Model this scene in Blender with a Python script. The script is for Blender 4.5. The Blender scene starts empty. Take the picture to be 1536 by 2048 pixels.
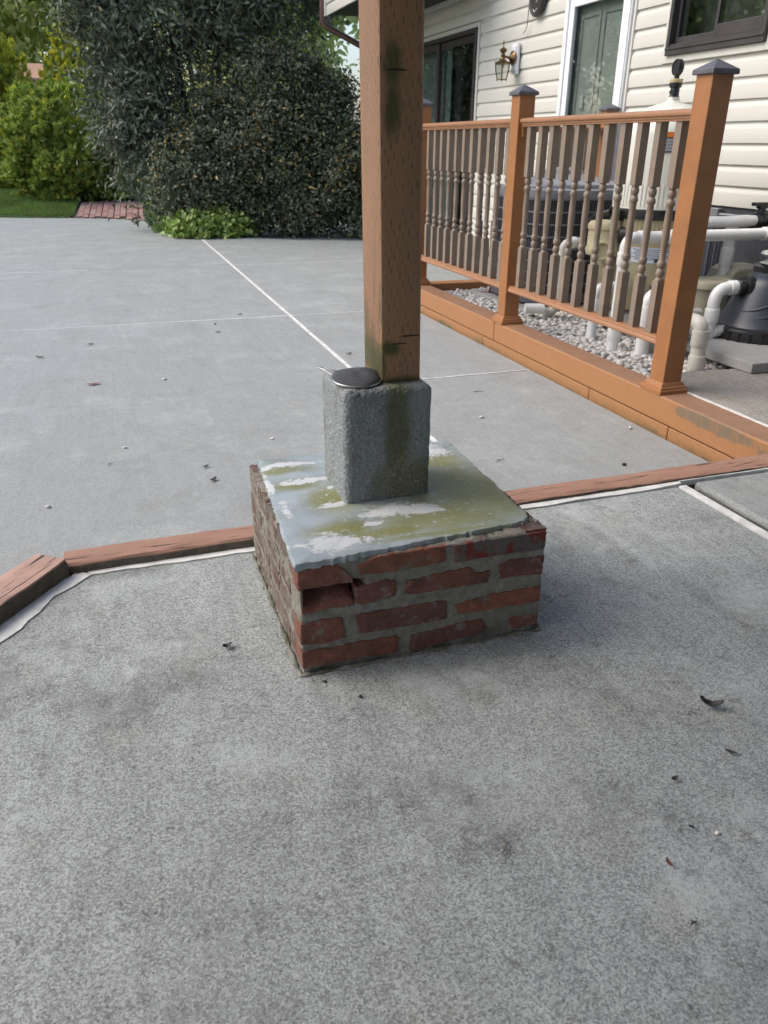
import bpy, bmesh, math, random
import numpy as np
from mathutils import Vector, Matrix
R_ = random.Random(7)
NP = np.random.default_rng(11)
scene = bpy.context.scene
COL = scene.collection

# ------------------------------------------------------------------ camera
# world axes: X towards the house wall, Y along the house away from the camera, Z up, metres
PITCH, ROLL, YAW = math.radians(25.2), math.radians(0.5), math.radians(19.0)
fw = Vector((math.sin(YAW)*math.cos(PITCH), math.cos(YAW)*math.cos(PITCH), -math.sin(PITCH)))
rt = Vector((math.cos(YAW), -math.sin(YAW), 0))
up = rt.cross(fw)
r2 = rt*math.cos(ROLL) + up*math.sin(ROLL)
u2 = up*math.cos(ROLL) - rt*math.sin(ROLL)
cam_d = bpy.data.cameras.new('camera'); cam = bpy.data.objects.new('camera', cam_d); COL.objects.link(cam)
cam.matrix_world = Matrix(((r2.x, u2.x, -fw.x, 0), (r2.y, u2.y, -fw.y, 0), (r2.z, u2.z, -fw.z, 1.0), (0, 0, 0, 1)))
cam_d.sensor_fit = 'HORIZONTAL'; cam_d.sensor_width = 36; cam_d.lens = 36*1560/1536
cam_d.clip_start = 0.05; cam_d.clip_end = 400
cam_d.dof.use_dof = True; cam_d.dof.focus_distance = 2.1; cam_d.dof.aperture_fstop = 11
scene.camera = cam

# ------------------------------------------------------------------ sky, sun, exposure
SUN_EL, SUN_AZ = math.radians(48), math.radians(-70)     # azimuth from +Y towards +X
world = bpy.data.worlds.new('World'); scene.world = world; world.use_nodes = True
wt = world.node_tree; wt.nodes.clear()
sky = wt.nodes.new('ShaderNodeTexSky'); sky.sky_type = 'NISHITA'; sky.sun_disc = False
sky.sun_elevation = SUN_EL; sky.sun_rotation = SUN_AZ; sky.air_density = 1.0; sky.dust_density = 3.5; sky.ozone_density = 1.0
bg = wt.nodes.new('ShaderNodeBackground'); bg.inputs['Strength'].default_value = 0.15
wo = wt.nodes.new('ShaderNodeOutputWorld')
wt.links.new(sky.outputs[0], bg.inputs[0]); wt.links.new(bg.outputs[0], wo.inputs[0])
sd = bpy.data.lights.new('sun', 'SUN'); sun = bpy.data.objects.new('sun', sd); COL.objects.link(sun)
sd.energy = 0.72; sd.angle = math.radians(45); sd.color = (1.0, 0.98, 0.94)
sdir = Vector((math.sin(SUN_AZ)*math.cos(SUN_EL), math.cos(SUN_AZ)*math.cos(SUN_EL), math.sin(SUN_EL)))
sun.rotation_euler = sdir.to_track_quat('Z', 'Y').to_euler()
vs = scene.view_settings
vs.view_transform = 'Standard'; vs.look = 'None'; vs.gamma = 1; vs.use_curve_mapping = False
vs.exposure = 0.94
scene.cycles.max_bounces = 7; scene.cycles.diffuse_bounces = 4; scene.cycles.glossy_bounces = 3; scene.cycles.transmission_bounces = 6
scene.cycles.use_denoising = True; scene.cycles.caustics_reflective = False; scene.cycles.caustics_refractive = False

# ------------------------------------------------------------------ material helpers
class G:
    def __init__(s, nt): s.nt = nt; s.c = {}
    def node(s, t): return s.nt.nodes.new('ShaderNode'+t)
    def put(s, inp, v):
        if hasattr(v, 'is_output'): s.nt.links.new(v, inp)
        elif isinstance(v, (tuple, list)):
            inp.default_value = tuple(v)+(1,) if (len(v) == 3 and len(inp.default_value) == 4) else tuple(v)
        else:
            try: inp.default_value = v
            except TypeError: inp.default_value = (v, v, v, 1)
    def w(s):
        if 'w' not in s.c: s.c['w'] = s.node('NewGeometry')
        return s.c['w'].outputs['Position']
    def isl(s):
        s.w(); return s.c['w'].outputs['Random Per Island']
    def nrm(s):
        s.w(); return s.c['w'].outputs['Normal']
    def o(s):
        if 'o' not in s.c: s.c['o'] = s.node('TexCoord')
        return s.c['o'].outputs['Object']
    def rnd(s):
        if 'r' not in s.c: s.c['r'] = s.node('ObjectInfo')
        return s.c['r'].outputs['Random']
    def sc(s, v, sc):
        n = s.node('Mapping'); s.nt.links.new(v, n.inputs[0]); n.inputs['Scale'].default_value = sc; return n.outputs[0]
    def off(s, v, r, k=37.0):
        n = s.node('VectorMath'); n.operation = 'ADD'; s.put(n.inputs[0], v)
        s.put(n.inputs[1], s.m('MULTIPLY', r, k)); return n.outputs[0]
    def sep(s, v):
        n = s.node('SeparateXYZ'); s.nt.links.new(v, n.inputs[0]); return n.outputs
    def noise(s, v, scale, detail=4, rough=.55, dist=0):
        n = s.node('TexNoise'); s.put(n.inputs['Vector'], v); n.inputs['Scale'].default_value = scale
        n.inputs['Detail'].default_value = detail; n.inputs['Roughness'].default_value = rough; n.inputs['Distortion'].default_value = dist
        return n.outputs[0]
    def vor(s, v, scale, out='Distance', feat='F1', rand=1):
        n = s.node('TexVoronoi'); n.feature = feat; s.put(n.inputs['Vector'], v); n.inputs['Scale'].default_value = scale
        n.inputs['Randomness'].default_value = rand
        return n.outputs[out]
    def ramp(s, f, stops, interp='LINEAR'):
        n = s.node('ValToRGB'); cr = n.color_ramp; cr.interpolation = interp
        while len(cr.elements) < len(stops): cr.elements.new(.5)
        for e, (p, c) in zip(cr.elements, stops):
            e.position = p; e.color = (c, c, c, 1) if not isinstance(c, (tuple, list)) else tuple(c)+(1,)
        s.put(n.inputs[0], f); return n.outputs[0]
    def mix(s, f, a, b, mode='MIX'):
        n = s.node('MixRGB'); n.blend_type = mode; s.put(n.inputs[0], f); s.put(n.inputs[1], a); s.put(n.inputs[2], b); return n.outputs[0]
    def m(s, op, a, b=None, c=None, clamp=False):
        n = s.node('Math'); n.operation = op; n.use_clamp = clamp; s.put(n.inputs[0], a)
        if b is not None: s.put(n.inputs[1], b)
        if c is not None: s.put(n.inputs[2], c)
        return n.outputs[0]
    def step(s, v, a, b):   # smooth 0..1 between a and b
        n = s.node('MapRange'); n.interpolation_type = 'SMOOTHSTEP'; s.put(n.inputs[0], v)
        n.inputs[1].default_value = a; n.inputs[2].default_value = b; return n.outputs[0]
    def ell(s, x, y, lst):  # distance field to ellipses (1 on the rim)
        d = None
        for cx, cy, rx, ry in lst:
            a = s.m('POWER', s.m('DIVIDE', s.m('SUBTRACT', x, cx), rx), 2)
            b = s.m('POWER', s.m('DIVIDE', s.m('SUBTRACT', y, cy), ry), 2)
            e = s.m('SQRT', s.m('ADD', a, b)); d = e if d is None else s.m('MINIMUM', d, e)
        return d
    def bump(s, h, strength=.5, dist=.002, normal=None):
        n = s.node('Bump'); s.put(n.inputs['Height'], h); n.inputs['Strength'].default_value = strength; n.inputs['Distance'].default_value = dist
        if normal is not None: s.nt.links.new(normal, n.inputs['Normal'])
        return n.outputs[0]
MATS = {}
def mat(name, fn):
    m = bpy.data.materials.new(name); m.use_nodes = True; nt = m.node_tree; g = G(nt)
    b = nt.nodes['Principled BSDF']; d = fn(g)
    for k, v in d.items():
        key = {'col': 'Base Color', 'rough': 'Roughness', 'metal': 'Metallic', 'spec': 'Specular IOR Level', 'n': 'Normal', 'trans': 'Transmission Weight', 'ior': 'IOR', 'alpha': 'Alpha', 'coat': 'Coat Weight', 'sub': 'Subsurface Weight'}[k]
        g.put(b.inputs[key], v)
    MATS[name] = m; return m
def plain(name, col, rough=.6, var=.12, scale=8, bump=.15, bdist=.001, bscale=150, **kw):
    def f(g):
        n = g.noise(g.w(), scale, 5, .6)
        c = g.mix(g.ramp(n, [(.3, 0), (.7, 1)]), tuple(x*(1-var) for x in col), tuple(min(1, x*(1+var)) for x in col))
        f2 = g.noise(g.w(), bscale, 3)
        return dict(col=c, rough=g.m('ADD', g.m('MULTIPLY', n, .2), rough-.1), n=g.bump(f2, bump, bdist), **kw)
    return mat(name, f)

# ------------------------------------------------------------------ mesh helpers
class MB:
    def __init__(s): s.v = []; s.f = []; s.mi = []
    def add(s, vs, fs, mi=0):
        o = len(s.v); s.v += [tuple(p) for p in vs]; s.f += [tuple(i+o for i in f) for f in fs]; s.mi += [mi]*len(fs); return s
    def box(s, x0, x1, y0, y1, z0, z1, mi=0):
        return s.add([(x0, y0, z0), (x1, y0, z0), (x1, y1, z0), (x0, y1, z0), (x0, y0, z1), (x1, y0, z1), (x1, y1, z1), (x0, y1, z1)],
                     [(0, 3, 2, 1), (4, 5, 6, 7), (0, 1, 5, 4), (1, 2, 6, 5), (2, 3, 7, 6), (3, 0, 4, 7)], mi)
    def lathe(s, prof, c=(0, 0, 0), n=24, axis=(0, 0, 1), mi=0, closed=False, sq=None):
        ax = Vector(axis).normalized(); a = ax.orthogonal().normalized() if abs(ax.z) < .99 else Vector((1, 0, 0)); b = ax.cross(a)
        vs = []; fs = []
        for r, h in prof:
            for k in range(n):
                t = 2*math.pi*(k+.5)/n; rr = r
                if sq: ct, st = abs(math.cos(t)), abs(math.sin(t)); rr = r/((ct**sq+st**sq)**(1/sq))
                p = Vector(c)+a*(math.cos(t)*rr)+b*(math.sin(t)*rr)+ax*h; vs.append(p)
        m = len(prof)
        for i in range(m-1):
            for k in range(n):
                k2 = (k+1) % n; fs.append((i*n+k, i*n+k2, (i+1)*n+k2, (i+1)*n+k))
        if not closed:
            if prof[0][0] > 1e-5: fs.append(tuple(range(n-1, -1, -1)))
            if prof[-1][0] > 1e-5: fs.append(tuple((m-1)*n+k for k in range(n)))
        return s.add(vs, fs, mi)
    def tube(s, pts, r, n=10, mi=0, cap=True):
        pts = [Vector(p) for p in pts]; rs = r if isinstance(r, (list, tuple)) else [r]*len(pts)
        vs = []; fs = []; a = None
        for i, p in enumerate(pts):
            t = ((pts[min(i+1, len(pts)-1)]-p).normalized()+(p-pts[max(i-1, 0)]).normalized()).normalized()
            if a is None: a = t.orthogonal().normalized()
            a = (a-t*a.dot(t)).normalized(); b = t.cross(a)
            for k in range(n):
                q = 2*math.pi*k/n; vs.append(p+a*(math.cos(q)*rs[i])+b*(math.sin(q)*rs[i]))
        for i in range(len(pts)-1):
            for k in range(n):
                k2 = (k+1) % n; fs.append((i*n+k, i*n+k2, (i+1)*n+k2, (i+1)*n+k))
        if cap: fs.append(tuple(range(n-1, -1, -1))); fs.append(tuple((len(pts)-1)*n+k for k in range(n)))
        return s.add(vs, fs, mi)
    def torus(s, c, R, r, n=32, k=8, mi=0, tilt=None):
        vs = []; fs = []
        for i in range(n):
            t = 2*math.pi*i/n
            for j in range(k):
                q = 2*math.pi*j/k; p = Vector(((R+r*math.cos(q))*math.cos(t), (R+r*math.cos(q))*math.sin(t), r*math.sin(q)))
                if tilt: p = tilt @ p
                vs.append(p+Vector(c))
        for i in range(n):
            for j in range(k): fs.append((i*k+j, ((i+1) % n)*k+j, ((i+1) % n)*k+(j+1) % k, i*k+(j+1) % k))
        return s.add(vs, fs, mi)
    def prism(s, poly, axis, a0, a1, mi=0):
        # poly in the two other axes (cyclic order), extruded on axis from a0 to a1
        n = len(poly)
        def P(u, v, w): return {'x': (w, u, v), 'y': (u, w, v), 'z': (u, v, w)}[axis]
        vs = [P(u, v, a0) for u, v in poly]+[P(u, v, a1) for u, v in poly]
        fs = [tuple(range(n)), tuple(range(2*n-1, n-1, -1))]+[(i, i+n, (i+1) % n+n, (i+1) % n) for i in range(n)]
        return s.add(vs, fs, mi)
def arc_path(pts, rad, n=6):
    pts = [Vector(p) for p in pts]; out = [pts[0]]
    for i in range(1, len(pts)-1):
        p = pts[i]; a = (pts[i-1]-p).normalized(); b = (pts[i+1]-p).normalized()
        th = a.angle(b)
        if th > 3.1: out.append(p); continue
        d = min(rad/math.tan(th/2), (pts[i-1]-p).length*.49, (pts[i+1]-p).length*.49)
        for k in range(n+1):
            t = k/n; out.append(((1-t)**2)*(p+a*d)+2*t*(1-t)*p+(t*t)*(p+b*d))
    out.append(pts[-1]); return out
def fix_normals(me):
    bm = bmesh.new(); bm.from_mesh(me); bmesh.ops.recalc_face_normals(bm, faces=bm.faces); bm.to_mesh(me); bm.free()
def obj(name, mb, mats, parent=None, smooth=False, bevel=0, seg=2, fix=True, origin=None):
    me = bpy.data.meshes.new(name); org = Vector(origin) if origin else (Vector(parent['_o']) if parent is not None and '_o' in parent else Vector((0, 0, 0)))
    me.from_pydata([tuple(Vector(p)-org) for p in mb.v] if org.length else mb.v, [], mb.f)
    mats = mats if isinstance(mats, (list, tuple)) else [mats]
    for m in mats: me.materials.append(MATS[m] if isinstance(m, str) else m)
    if len(mats) > 1: me.polygons.foreach_set('material_index', mb.mi)
    if fix: fix_normals(me)
    if smooth:
        me.polygons.foreach_set('use_smooth', [True]*len(me.polygons)); me.set_sharp_from_angle(angle=math.radians(smooth if smooth > 1 else 40))
    o = bpy.data.objects.new(name, me); COL.objects.link(o)
    if parent is not None:
        o.parent = parent
        if '_o' in parent: o['_o'] = parent['_o']
    elif origin: o.location = org
    if bevel:
        bv = o.modifiers.new('bevel', 'BEVEL'); bv.width = bevel; bv.segments = seg; bv.limit_method = 'ANGLE'; bv.angle_limit = math.radians(35)
    return o
def tag(o, label=None, cat=None, group=None, kind=None):
    if label: o['label'] = label
    if cat: o['category'] = cat
    if group: o['group'] = group
    if kind: o['kind'] = kind
    return o
def thing(name, loc, label, cat, group=None):
    o = bpy.data.objects.new(name, None); COL.objects.link(o); o.empty_display_size = .1
    o.location = loc; o['_o'] = tuple(loc); return tag(o, label, cat, group)
def struct(o): o['kind'] = 'structure'; return o
def raw_mesh(name, V, F, mats, mi=None, smooth=False):
    """V (n,3) float array, F (m,k) int array, all faces with k corners"""
    me = bpy.data.meshes.new(name); n, m, k = len(V), len(F), F.shape[1]
    me.vertices.add(n); me.vertices.foreach_set('co', V.astype(np.float32).ravel())
    me.loops.add(m*k); me.loops.foreach_set('vertex_index', F.astype(np.int32).ravel())
    me.polygons.add(m); me.polygons.foreach_set('loop_start', np.arange(0, m*k, k, dtype=np.int32))
    for q in mats: me.materials.append(MATS[q])
    if mi is not None: me.polygons.foreach_set('material_index', mi.astype(np.int32))
    if smooth: me.polygons.foreach_set('use_smooth', np.ones(m, bool))
    me.update(calc_edges=True); me.validate(); return me
def link(name, me, parent=None):
    o = bpy.data.objects.new(name, me); COL.objects.link(o)
    if parent is not None:
        o.parent = parent; o.location = -Vector(parent['_o']) if '_o' in parent else (0, 0, 0)
    return o
def vnoise(P, scale, seed=0):
    """cheap smooth value noise for numpy points, range about -1..1"""
    P = P*scale+seed*17.13; i = np.floor(P).astype(np.int64); f = P-i; f = f*f*(3-2*f); out = 0
    def h(a): 
        k = (a[..., 0]*73856093) ^ (a[..., 1]*19349663) ^ (a[..., 2]*83492791); k = (k ^ (k >> 13))*1274126177
        return ((k & 0xffff)/32767.5)-1
    for dx in (0, 1):
        for dy in (0, 1):
            for dz in (0, 1):
                wgt = (f[..., 0] if dx else 1-f[..., 0])*(f[..., 1] if dy else 1-f[..., 1])*(f[..., 2] if dz else 1-f[..., 2])
                out = out+wgt*h(i+np.array([dx, dy, dz]))
    return out
# ------------------------------------------------------------------ materials
def concrete(name, dark, light, mott, gscale, brown=0, bumpd=.0012, agg=.5, seed=0):
    mid = tuple((x+y)/2 for x, y in zip(dark, light))
    def f(g):
        w = g.off(g.w(), seed, 3.1)
        cells = g.sep(g.vor(w, gscale*.9, 'Color')); fine = g.noise(w, gscale*2.2, 3, .7); n1 = g.noise(w, gscale*.45, 4, .7)
        f1 = g.m('ADD', g.m('ADD', g.m('MULTIPLY', cells[0], .42*agg+.15), g.m('MULTIPLY', fine, .55)), g.m('MULTIPLY', n1, .45))
        c = g.mix(g.ramp(f1, [(.27+.06*agg, 0), (.95+.1*agg, 1)]), dark, light)
        # coarse aggregate showing through worn paste
        st = g.vor(w, gscale*.30); sc_ = g.sep(g.vor(w, gscale*.30, 'Color')); worn = g.ramp(g.noise(w, 3.3, 7, .72), [(.44, .15), (.60, 1)])
        stone = g.m('MULTIPLY', g.m('MULTIPLY', g.m('LESS_THAN', st, .30), g.m('GREATER_THAN', sc_[0], .70)), g.m('MULTIPLY', worn, .75*agg))
        c = g.mix(stone, c, g.mix(sc_[1], tuple(x*.75 for x in dark), tuple(min(1, x*1.12) for x in light)))
        pit = g.m('MULTIPLY', g.m('LESS_THAN', g.vor(w, gscale*.42), .14), g.m('GREATER_THAN', g.sep(g.vor(w, gscale*.42, 'Color'))[2], .62)); c = g.mix(g.m('MULTIPLY', pit, .85), c, tuple(x*.35 for x in dark))
        # bleached patches with grainy borders, dirt patches, faint trowel sweeps
        gr = g.m('MULTIPLY', g.m('SUBTRACT', g.m('ADD', g.m('MULTIPLY', fine, .5), g.m('MULTIPLY', cells[1], .5)), .5), .22)
        eff = g.ramp(g.m('ADD', g.noise(w, 2.6, 9, .74), gr), [(.52, 0), (.64, 1)]); c = g.mix(g.m('MULTIPLY', eff, mott*1.1), c, tuple(min(1, x*1.18) for x in light))
        drt = g.ramp(g.m('ADD', g.noise(g.off(w, 5.3), 3.4, 9, .76), gr), [(.53, 0), (.68, 1)]); c = g.mix(g.m('MULTIPLY', drt, mott*.95), c, tuple(x*y for x, y in zip(dark, (.78, .75, .70))))
        spot = g.ramp(g.m('ADD', g.noise(w, 16, 6, .7), gr), [(.60, 0), (.70, 1)]); c = g.mix(g.m('MULTIPLY', spot, mott), c, tuple(x*.7 for x in dark))
        swp = g.noise(g.sc(w, (9, 1.1, 1)), 1.6, 6, .72, 1.5); c = g.mix(1, c, g.ramp(swp, [(.3, 1-mott*.28), (.7, 1+mott*.20)]), 'MULTIPLY')
        if brown:
            bt = g.noise(w, 5.5, 5, .65); c = g.mix(g.m('MULTIPLY', g.ramp(bt, [(.52, 0), (.70, 1)]), brown), c, g.mix(1, c, (.90, .84, .72), 'MULTIPLY'))
        return dict(col=c, rough=.85, spec=.3, n=g.bump(g.noise(w, gscale*.8, 3, .75), .9, bumpd))
    return mat(name, f)
concrete('patio_concrete', (.100, .107, .104), (.455, .480, .468), .55, 380, .4, .0028, .9, 0)
concrete('patio_concrete_smooth', (.145, .154, .149), (.435, .458, .444), .4, 400, .3, .002, .4, 2)
concrete('drive_concrete', (.17, .179, .175), (.375, .395, .387), .28, 360, .3, .0014, .45, 5)
concrete('step_concrete', (.15, .145, .13), (.36, .34, .31), .25, 150, .6, .0016, .6, 9)
concrete('pad_concrete', (.24, .24, .235), (.38, .38, .37), .15, 160, .2, .001, .4, 4)
plain('sealant', (.64, .64, .62), .6, .22, 22, .4, .002, 60)
plain('caulk', (.64, .64, .61), .65, .2, 22, .5, .003, 45)
plain('joint_dirt', (.10, .095, .075), .95, .5, 30, 1, .006, 160)

def paintwood(name, base, worn, crack=.5, grain=(60, 3, 60), rough=.45, wear=.62, axis='y'):
    def f(g):
        w = g.w()
        if axis == 'd':
            mp = g.node('Mapping'); g.nt.links.new(w, mp.inputs[0]); mp.inputs['Rotation'].default_value = (0, 0, -math.atan2(.953, .718)); w = mp.outputs[0]
        sc = {'y': (38, 2.2, 38), 'x': (2.2, 38, 38), 'd': (2.2, 38, 38), 'z': (38, 38, 2.2)}[axis]
        gr = g.noise(g.sc(w, sc), 1, 5, .7, .6); n = g.noise(w, 9, 5, .65); fine = g.noise(w, 120, 3)
        c = g.mix(g.ramp(n, [(.3, 0), (.7, 1)]), tuple(x*.86 for x in base), tuple(x*1.1 for x in base))
        wr = g.m('ADD', g.m('MULTIPLY', gr, .55), g.m('MULTIPLY', n, .45)); wm = g.ramp(wr, [(wear, 0), (wear+.05, 1)])
        c = g.mix(wm, c, g.mix(fine, worn, tuple(x*1.8 for x in worn)))
        ck = g.ramp(g.noise(g.sc(w, tuple(k*1.5 for k in sc)), 1, 6, .75, 1.2), [(.385, 1), (.425, 0)])
        c = g.mix(g.m('MULTIPLY', ck, crack), c, (.035, .025, .018))
        h = g.m('SUBTRACT', g.m('MULTIPLY', gr, .5), g.m('MULTIPLY', ck, crack*1.2))
        return dict(col=c, rough=g.m('ADD', rough, g.m('MULTIPLY', wm, .35)), n=g.bump(h, .6, .0025))
    return mat(name, f)
paintwood('edge_paint', (.32, .175, .12), (.19, .15, .115), .95, rough=.7, wear=.585, axis='x')
paintwood('edge_paint_old', (.40, .25, .195), (.24, .20, .17), 1.0, rough=.8, wear=.55, axis='d')
paintwood('beam_paint', (.35, .15, .055), (.30, .20, .12), .12, rough=.5, wear=.70)
paintwood('beam_top', (.27, .145, .085), (.24, .17, .12), .18, rough=.55, wear=.66)
paintwood('post_paint', (.305, .128, .044), (.22, .10, .04), .10, rough=.45, wear=.70, axis='z')
paintwood('rail_paint', (.31, .150, .074), (.24, .13, .07), .05, rough=.42, wear=.68)
plain('raw_timber', (.10, .085, .065), .9, .35, 40, .8, .004, 90)
def f(g):
    w = g.w(); n = g.noise(w, 14, 5, .65)
    d = g.ramp(g.noise(w, 5, 6, .7), [(.5, 0), (.62, 1)])
    c = g.mix(n, (.30, .140, .055), (.36, .172, .072)); z = g.sep(w)[2]
    low = g.m('MULTIPLY', g.m('ADD', .25, g.m('MULTIPLY', d, .75)), g.step(z, -.135, -.175)); c = g.mix(low, c, (.11, .10, .045))
    y = g.sep(w)[1]
    sm = g.m('MULTIPLY', g.step(g.m('ADD', g.ell(y, z, [(2.45, -.028, .26, .03), (2.12, -.05, .07, .02)]), g.m('MULTIPLY', g.noise(w, 30, 6, .7), 1.5)), 1.9, 1.55), .8)
    c = g.mix(sm, c, (.13, .115, .085))
    st = g.ramp(g.noise(g.sc(w, (1, 60, 3)), 1, 4, .6), [(.45, 0), (.7, 1)])
    c = g.mix(g.m('MULTIPLY', st, g.step(y, 2.9, 2.2)), c, (.30, .14, .055))
    return dict(col=c, rough=.5, n=g.bump(g.noise(g.sc(w, (40, 3, 40)), 1, 5, .7), .35, .002))
mat('beam_face', f)
def f(g):   # incised pressure treated post, with algae
    w = g.w(); x, y, z = g.sep(w)
    nr = g.sep(g.nrm()); side = g.m('GREATER_THAN', g.m('ABSOLUTE', nr[0]), .7)
    sc_ = g.m('ADD', g.m('MULTIPLY', side, y), g.m('MULTIPLY', g.m('SUBTRACT', 1, side), x))
    k = g.m('DIVIDE', g.m('ADD', sc_, g.m('MULTIPLY', z, .016)), .0062); ci = g.m('FLOOR', k); cf = g.m('FRACT', k)
    ph = g.m('FRACT', g.m('ADD', g.m('ADD', g.m('MULTIPLY', ci, .377), g.m('MULTIPLY', g.m('SINE', g.m('MULTIPLY', ci, 12.9)), .06)), g.m('DIVIDE', z, .047)))
    jit = g.m('MULTIPLY', g.m('SUBTRACT', g.noise(w, 60, 2), .5), .5)
    slit = g.m('MULTIPLY', g.step(g.m('ABSOLUTE', g.m('SUBTRACT', g.m('ADD', cf, jit), .5)), .15, .06), g.step(g.m('ABSOLUTE', g.m('SUBTRACT', ph, .5)), .17, .11))
    slit = g.m('MULTIPLY', slit, g.ramp(g.noise(w, 35, 2), [(.42, .15), (.58, 1)]))
    gr = g.noise(g.sc(w, (70, 70, 3)), 1, 5, .7, .5); n = g.noise(w, 10, 5, .6)
    c = g.mix(gr, (.24, .120, .062), (.37, .205, .115)); c = g.mix(g.m('MULTIPLY', g.ramp(n, [(.35, 0), (.75, 1)]), .4), c, (.26, .175, .12))
    al = g.m('ADD', g.ell(x, z, [(.552, 1.135, .024, .055), (.553, 1.06, .02, .06), (.552, .602, .03, .02), (.535, .57, .012, .05), (.58, .528, .08, .014)]), g.m('MULTIPLY', g.m('ADD', g.m('MULTIPLY', g.noise(w, 55, 6, .75), .9), g.m('MULTIPLY', g.noise(g.sc(w, (60, 60, 9)), 1, 5, .7), .9)), .95))
    am = g.m('MULTIPLY', g.step(al, 2.05, 1.15), .9); c = g.mix(am, c, g.mix(n, (.022, .030, .008), (.075, .088, .022)))
    side_al = g.m('MULTIPLY', g.m('MULTIPLY', side, g.ramp(g.noise(g.sc(w, (20, 20, 6)), 1, 6, .75), [(.5, 0), (.62, 1)])), g.step(z, .85, .56)); c = g.mix(g.m('MULTIPLY', side_al, .7), c, (.05, .055, .02))
    gl = g.m('MULTIPLY', g.ramp(g.noise(g.sc(w, (30, 30, 2.5)), 1, 5, .7), [(.5, 0), (.68, 1)]), .35); c = g.mix(gl, c, (.13, .12, .05))
    # knot check line and cracks
    kn = g.step(g.m('ADD', g.ell(x, z, [(.56, 1.128, .024, .0022), (.60, .628, .028, .0018), (.575, .612, .02, .0015)]), g.m('MULTIPLY', g.noise(w, 90, 3), .5)), 1.4, .9); c = g.mix(kn, c, (.012, .01, .006))
    c = g.mix(slit, c, (.022, .014, .009))
    h = g.m('SUBTRACT', g.m('MULTIPLY', gr, .35), g.m('ADD', g.m('MULTIPLY', slit, 1.2), kn))
    return dict(col=c, rough=.62, n=g.bump(h, .7, .002))
mat('treated_post', f)
def f(g):   # individual fired bricks
    w = g.off(g.o(), g.rnd(), 9); r = g.rnd()
    base = g.ramp(r, [(0, (.165, .070, .052)), (.3, (.215, .085, .058)), (.55, (.145, .072, .058)), (.8, (.27, .105, .060)), (1, (.18, .080, .064))])
    n = g.noise(w, 35, 6, .7); c = g.mix(g.ramp(n, [(.3, 0), (.72, 1)]), g.mix(1, base, (.55, .5, .5), 'MULTIPLY'), g.mix(1, base, (1.35, 1.3, 1.25), 'MULTIPLY'))
    sp = g.vor(w, 220); c = g.mix(g.m('LESS_THAN', sp, .13), c, (.03, .02, .017))
    sm = g.ramp(g.noise(w, 22, 7, .75), [(.555, 0), (.61, 1)]); c = g.mix(g.m('MULTIPLY', sm, .75), c, (.22, .20, .165))
    dk = g.ramp(g.noise(w, 9, 4, .6), [(.5, 0), (.75, 1)]); c = g.mix(g.m('MULTIPLY', dk, .5), c, (.06, .045, .035))
    return dict(col=c, rough=.85, n=g.bump(g.m('ADD', n, g.m('MULTIPLY', g.noise(w, 140, 4, .7), .6)), .8, .004))
mat('brick', f)
def f(g):
    w = g.off(g.o(), g.rnd(), 9); n = g.noise(w, 40, 6, .7); c = g.mix(g.ramp(n, [(.3, 0), (.7, 1)]), (.075, .040, .033), (.16, .095, .078))
    sm = g.ramp(g.noise(w, 16, 7, .75), [(.45, 0), (.58, 1)]); c = g.mix(g.m('MULTIPLY', sm, .85), c, g.mix(n, (.12, .11, .088), (.24, .225, .185)))
    return dict(col=c, rough=.9, n=g.bump(g.m('ADD', n, g.m('MULTIPLY', g.noise(w, 140, 4, .7), .6)), .9, .005))
mat('brick_smeared', f)
def f(g):
    w = g.off(g.o(), g.rnd(), 9); n = g.noise(w, 30, 6, .7); c = g.mix(n, (.075, .062, .055), (.16, .14, .12))
    rd = g.ramp(g.noise(w, 16, 6, .7), [(.52, 0), (.56, 1)]); c = g.mix(rd, c, (.17, .03, .022))
    return dict(col=c, rough=.85, n=g.bump(n, .9, .005))
mat('brick_grey', f)
def f(g):
    w = g.w(); n = g.noise(w, 60, 6, .75); c = g.mix(g.ramp(n, [(.3, 0), (.7, 1)]), (.15, .14, .115), (.36, .34, .29))
    b = g.noise(w, 8, 5, .65); c = g.mix(g.ramp(b, [(.4, 0), (.7, .6)]), c, (.17, .16, .10))
    z = g.sep(w)[2]; ms = g.m('MULTIPLY', g.step(z, .05, .0), g.ramp(g.noise(w, 20, 4), [(.4, 0), (.6, 1)])); c = g.mix(g.m('MULTIPLY', ms, .7), c, (.045, .045, .02))
    return dict(col=c, rough=.92, n=g.bump(g.m('ADD', n, g.noise(w, 300, 3)), .9, .004))
mat('mortar', f)
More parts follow.
